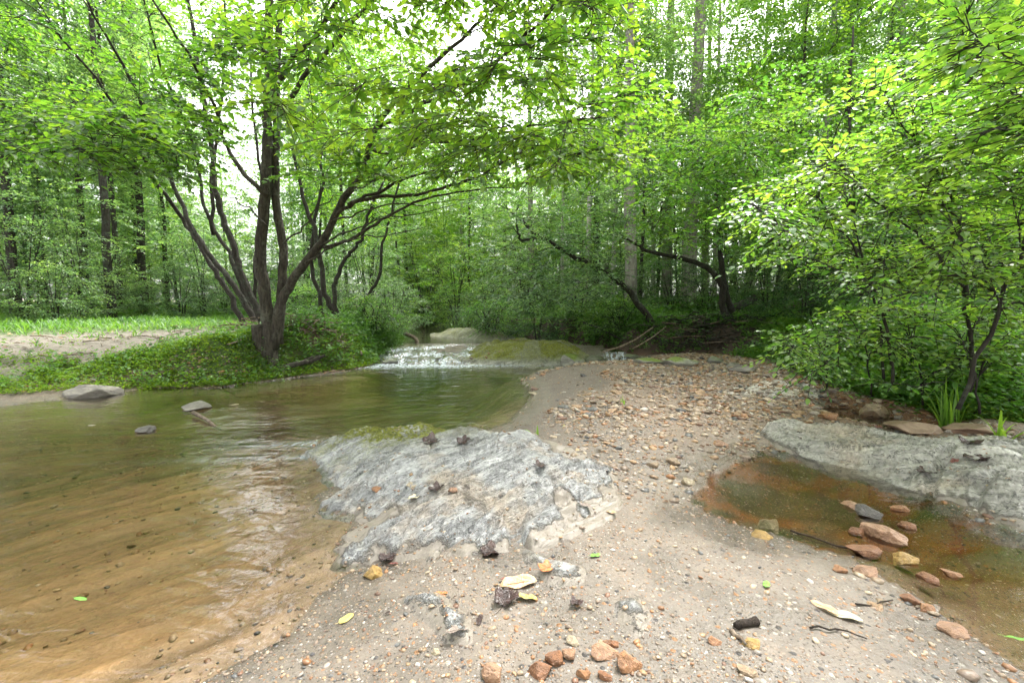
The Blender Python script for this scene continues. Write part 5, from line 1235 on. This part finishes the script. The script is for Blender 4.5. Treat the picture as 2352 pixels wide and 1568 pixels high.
def flat_leaf(px, py, wpx, kind, label, shape='oval', rz=0.0, curl=.25, water=False, ratio=.5):
    p = hit(px, py, water); w = wpx / F * p.y; curl *= .55
    n = 28; ring = []
    for i in range(n):
        a = 2 * math.pi * i / n
        if shape == 'oval': r_ = 1 / math.sqrt((math.cos(a)) ** 2 + (math.sin(a) / ratio) ** 2); r_ *= 1 - .12 * (abs(math.cos(a)) ** 6) * -1
        elif shape == 'lobed': r_ = .60 + .40 * abs(math.cos(2.5 * (a))) ** .9
        r_ *= .5 * (1 + rng.normal(0, .03)); ring.append((r_ * math.cos(a), r_ * math.sin(a)))
    rings = [0.0, .4, .75, 1.0]; V = [(0, 0, 0)]; q = []; tr = []
    ph = rng.uniform(0, 6.28, 3)
    for ri, s in enumerate(rings[1:]):
        for i, (a_, b_) in enumerate(ring):
            x, y = a_ * s, b_ * s
            z = curl * (y * y * 1.8 + .5 * x * x) + curl * .16 * math.sin(9 * x + ph[0]) * s + curl * .12 * math.sin(11 * y + ph[1]) * s + (.02 * abs(y) / .2)
            V.append((x, y, z))
    for i in range(n): tr.append((0, 1 + i, 1 + (i + 1) % n))
    for ri in range(2):
        for i in range(n):
            a0 = 1 + ri * n + i; a1 = 1 + ri * n + (i + 1) % n; q.append((a0, a0 + n, a1 + n, a1))
    g = Geo(); g.add(np.array(V), tris=tr, quads=q)
    g.tube([(-.5, 0, .02), (-.15, 0, .015), (.35, 0, .02)], [.012, .014, .005], 4)
    g.tube([(-.78, .06, .05), (-.5, 0, .02)], [.010, .012], 4)
    me = g.mesh('fallen_leaf', LM[kind], True)
    o = obj('fallen_leaf', me, None, (p.x, p.y, p.z + .006), (rng.normal(0, .12), rng.normal(0, .12), rz), (w, w, w)); sm = o.modifiers.new('thick', 'SOLIDIFY'); sm.thickness = .012
    return tag(o, label, 'leaf')
for a in (
    (1162, 1380, 66, 'dark', 'black wet curled leaf in the middle of the near sand', 'lobed', 1.2, 1.0),
    (1190, 1342, 78, 'tan', 'large tan leaf lying behind the black curled one', 'oval', .1, .5),
    (1210, 1375, 44, 'yellow', 'small olive leaf touching the black curled one', 'oval', -.2, .4),
    (1050, 1442, 50, 'grey', 'grey brown leaf with a long stem on the near sand', 'oval', .5, .5),
    (1128, 1270, 56, 'dark', 'dark brown leaf at the lower edge of the big slab', 'lobed', .3, .8),
    (890, 1285, 42, 'dark', 'dark crumpled leaf above the yellow stone', 'lobed', .6, .8),
    (905, 1297, 18, 'red', 'small dark red leaf beside the dark crumpled one', 'oval', .2, .5),
    (1325, 1390, 34, 'dark', 'black curled leaf right of centre on the near sand', 'lobed', .9, 1.2),
    (1255, 1308, 42, 'orange', 'orange brown leaf on the narrow rock rib', 'lobed', .2, .6),
    (1102, 1427, 30, 'dark', 'small blackish leaf between the grey and the black leaves', 'oval', 1.4, .6),
    (1367, 1278, 26, 'green', 'small green leaf on the sand right of the big slab', 'oval', .5, .4),
    (795, 1424, 34, 'yellow', 'yellow leaf on the sand near the creek margin', 'oval', .8, .3),
    (1003, 1126, 40, 'dark', 'dark crumpled leaf in the middle of the big slab', 'lobed', .5, 1.0),
    (950, 1142, 30, 'pale', 'pale yellow leaf next to the pebbles on the slab', 'lobed', .2, .5),
    (1065, 1020, 36, 'dark', 'dark leaf near the pool side of the big slab', 'lobed', .1, .7),
    (1240, 1085, 34, 'dark', 'dark leaf scrap in the right half of the big slab', 'lobed', .7, .7),
    (990, 1015, 44, 'dark', 'blackish leaf beside the moss patch of the slab', 'lobed', .3, .6),
    (1405, 1178, 30, 'tan', 'pink tan leaf at the right end of the slab', 'oval', -1.0, .4),
    (1345, 1172, 26, 'grey', 'grey leaf near the right end of the slab', 'oval', -.3, .5),
    (1165, 1332, 30, 'red', 'brown red leaf scrap above the large tan leaf', 'oval', .2, .5),
    (1940, 1418, 66, 'pale', 'long pale green leaf on the gravel at the lower right', 'oval', -.35, .3),
    (1893, 1398, 56, 'tan', 'long tan leaf left of the long pale one', 'oval', -1.1, .3),
    (1760, 1345, 30, 'green', 'small bright green leaf on the sand below the cream stone', 'oval', 1.0, .4),
    (2235, 1143, 50, 'dark', 'blackish curled leaf on the foot of the right shelf', 'lobed', .3, 1.0),
    (2222, 1108, 46, 'dark', 'crumpled dark leaf above the blackish curled one', 'lobed', .5, .7),
    (2190, 1085, 26, 'red', 'dark red leaf in a dimple of the right shelf', 'oval', .5, .6),
    (2010, 1050, 24, 'red', 'small red leaf on the smooth middle of the right shelf', 'oval', .2, .7),
    (2130, 1048, 40, 'dark', 'dark leaf scrap near the reddish slab', 'lobed', .1, .6),
    (1840, 990, 18, 'dark', 'tiny dark leaf at the upper end of the right shelf', 'lobed', .1, .6),
    (1015, 1365, 26, 'orange', 'small orange leaf scrap above the grey brown leaf', 'oval', .1, .3),
    (890, 1410, 12, 'dark', 'dark scrap left of centre on the near sand', 'oval', .6, .5),
    (580, 868, 12, 'tan', 'small tan leaf floating near the trunk reflection', 'oval', .1, .3, True)):
    flat_leaf(*a)
flat_leaf(537, 931, 20, 'pale', 'pale leaf floating in the middle of the creek', 'oval', .1, .1, True)
flat_leaf(185, 1378, 26, 'green', 'small green leaf drifting in the brown water at lower left', 'oval', .1, .1, True)
flat_leaf(2340, 1470, 46, 'green', 'bright green leaf in the water at the lower right edge', 'oval', -.5, .3, True, .3)
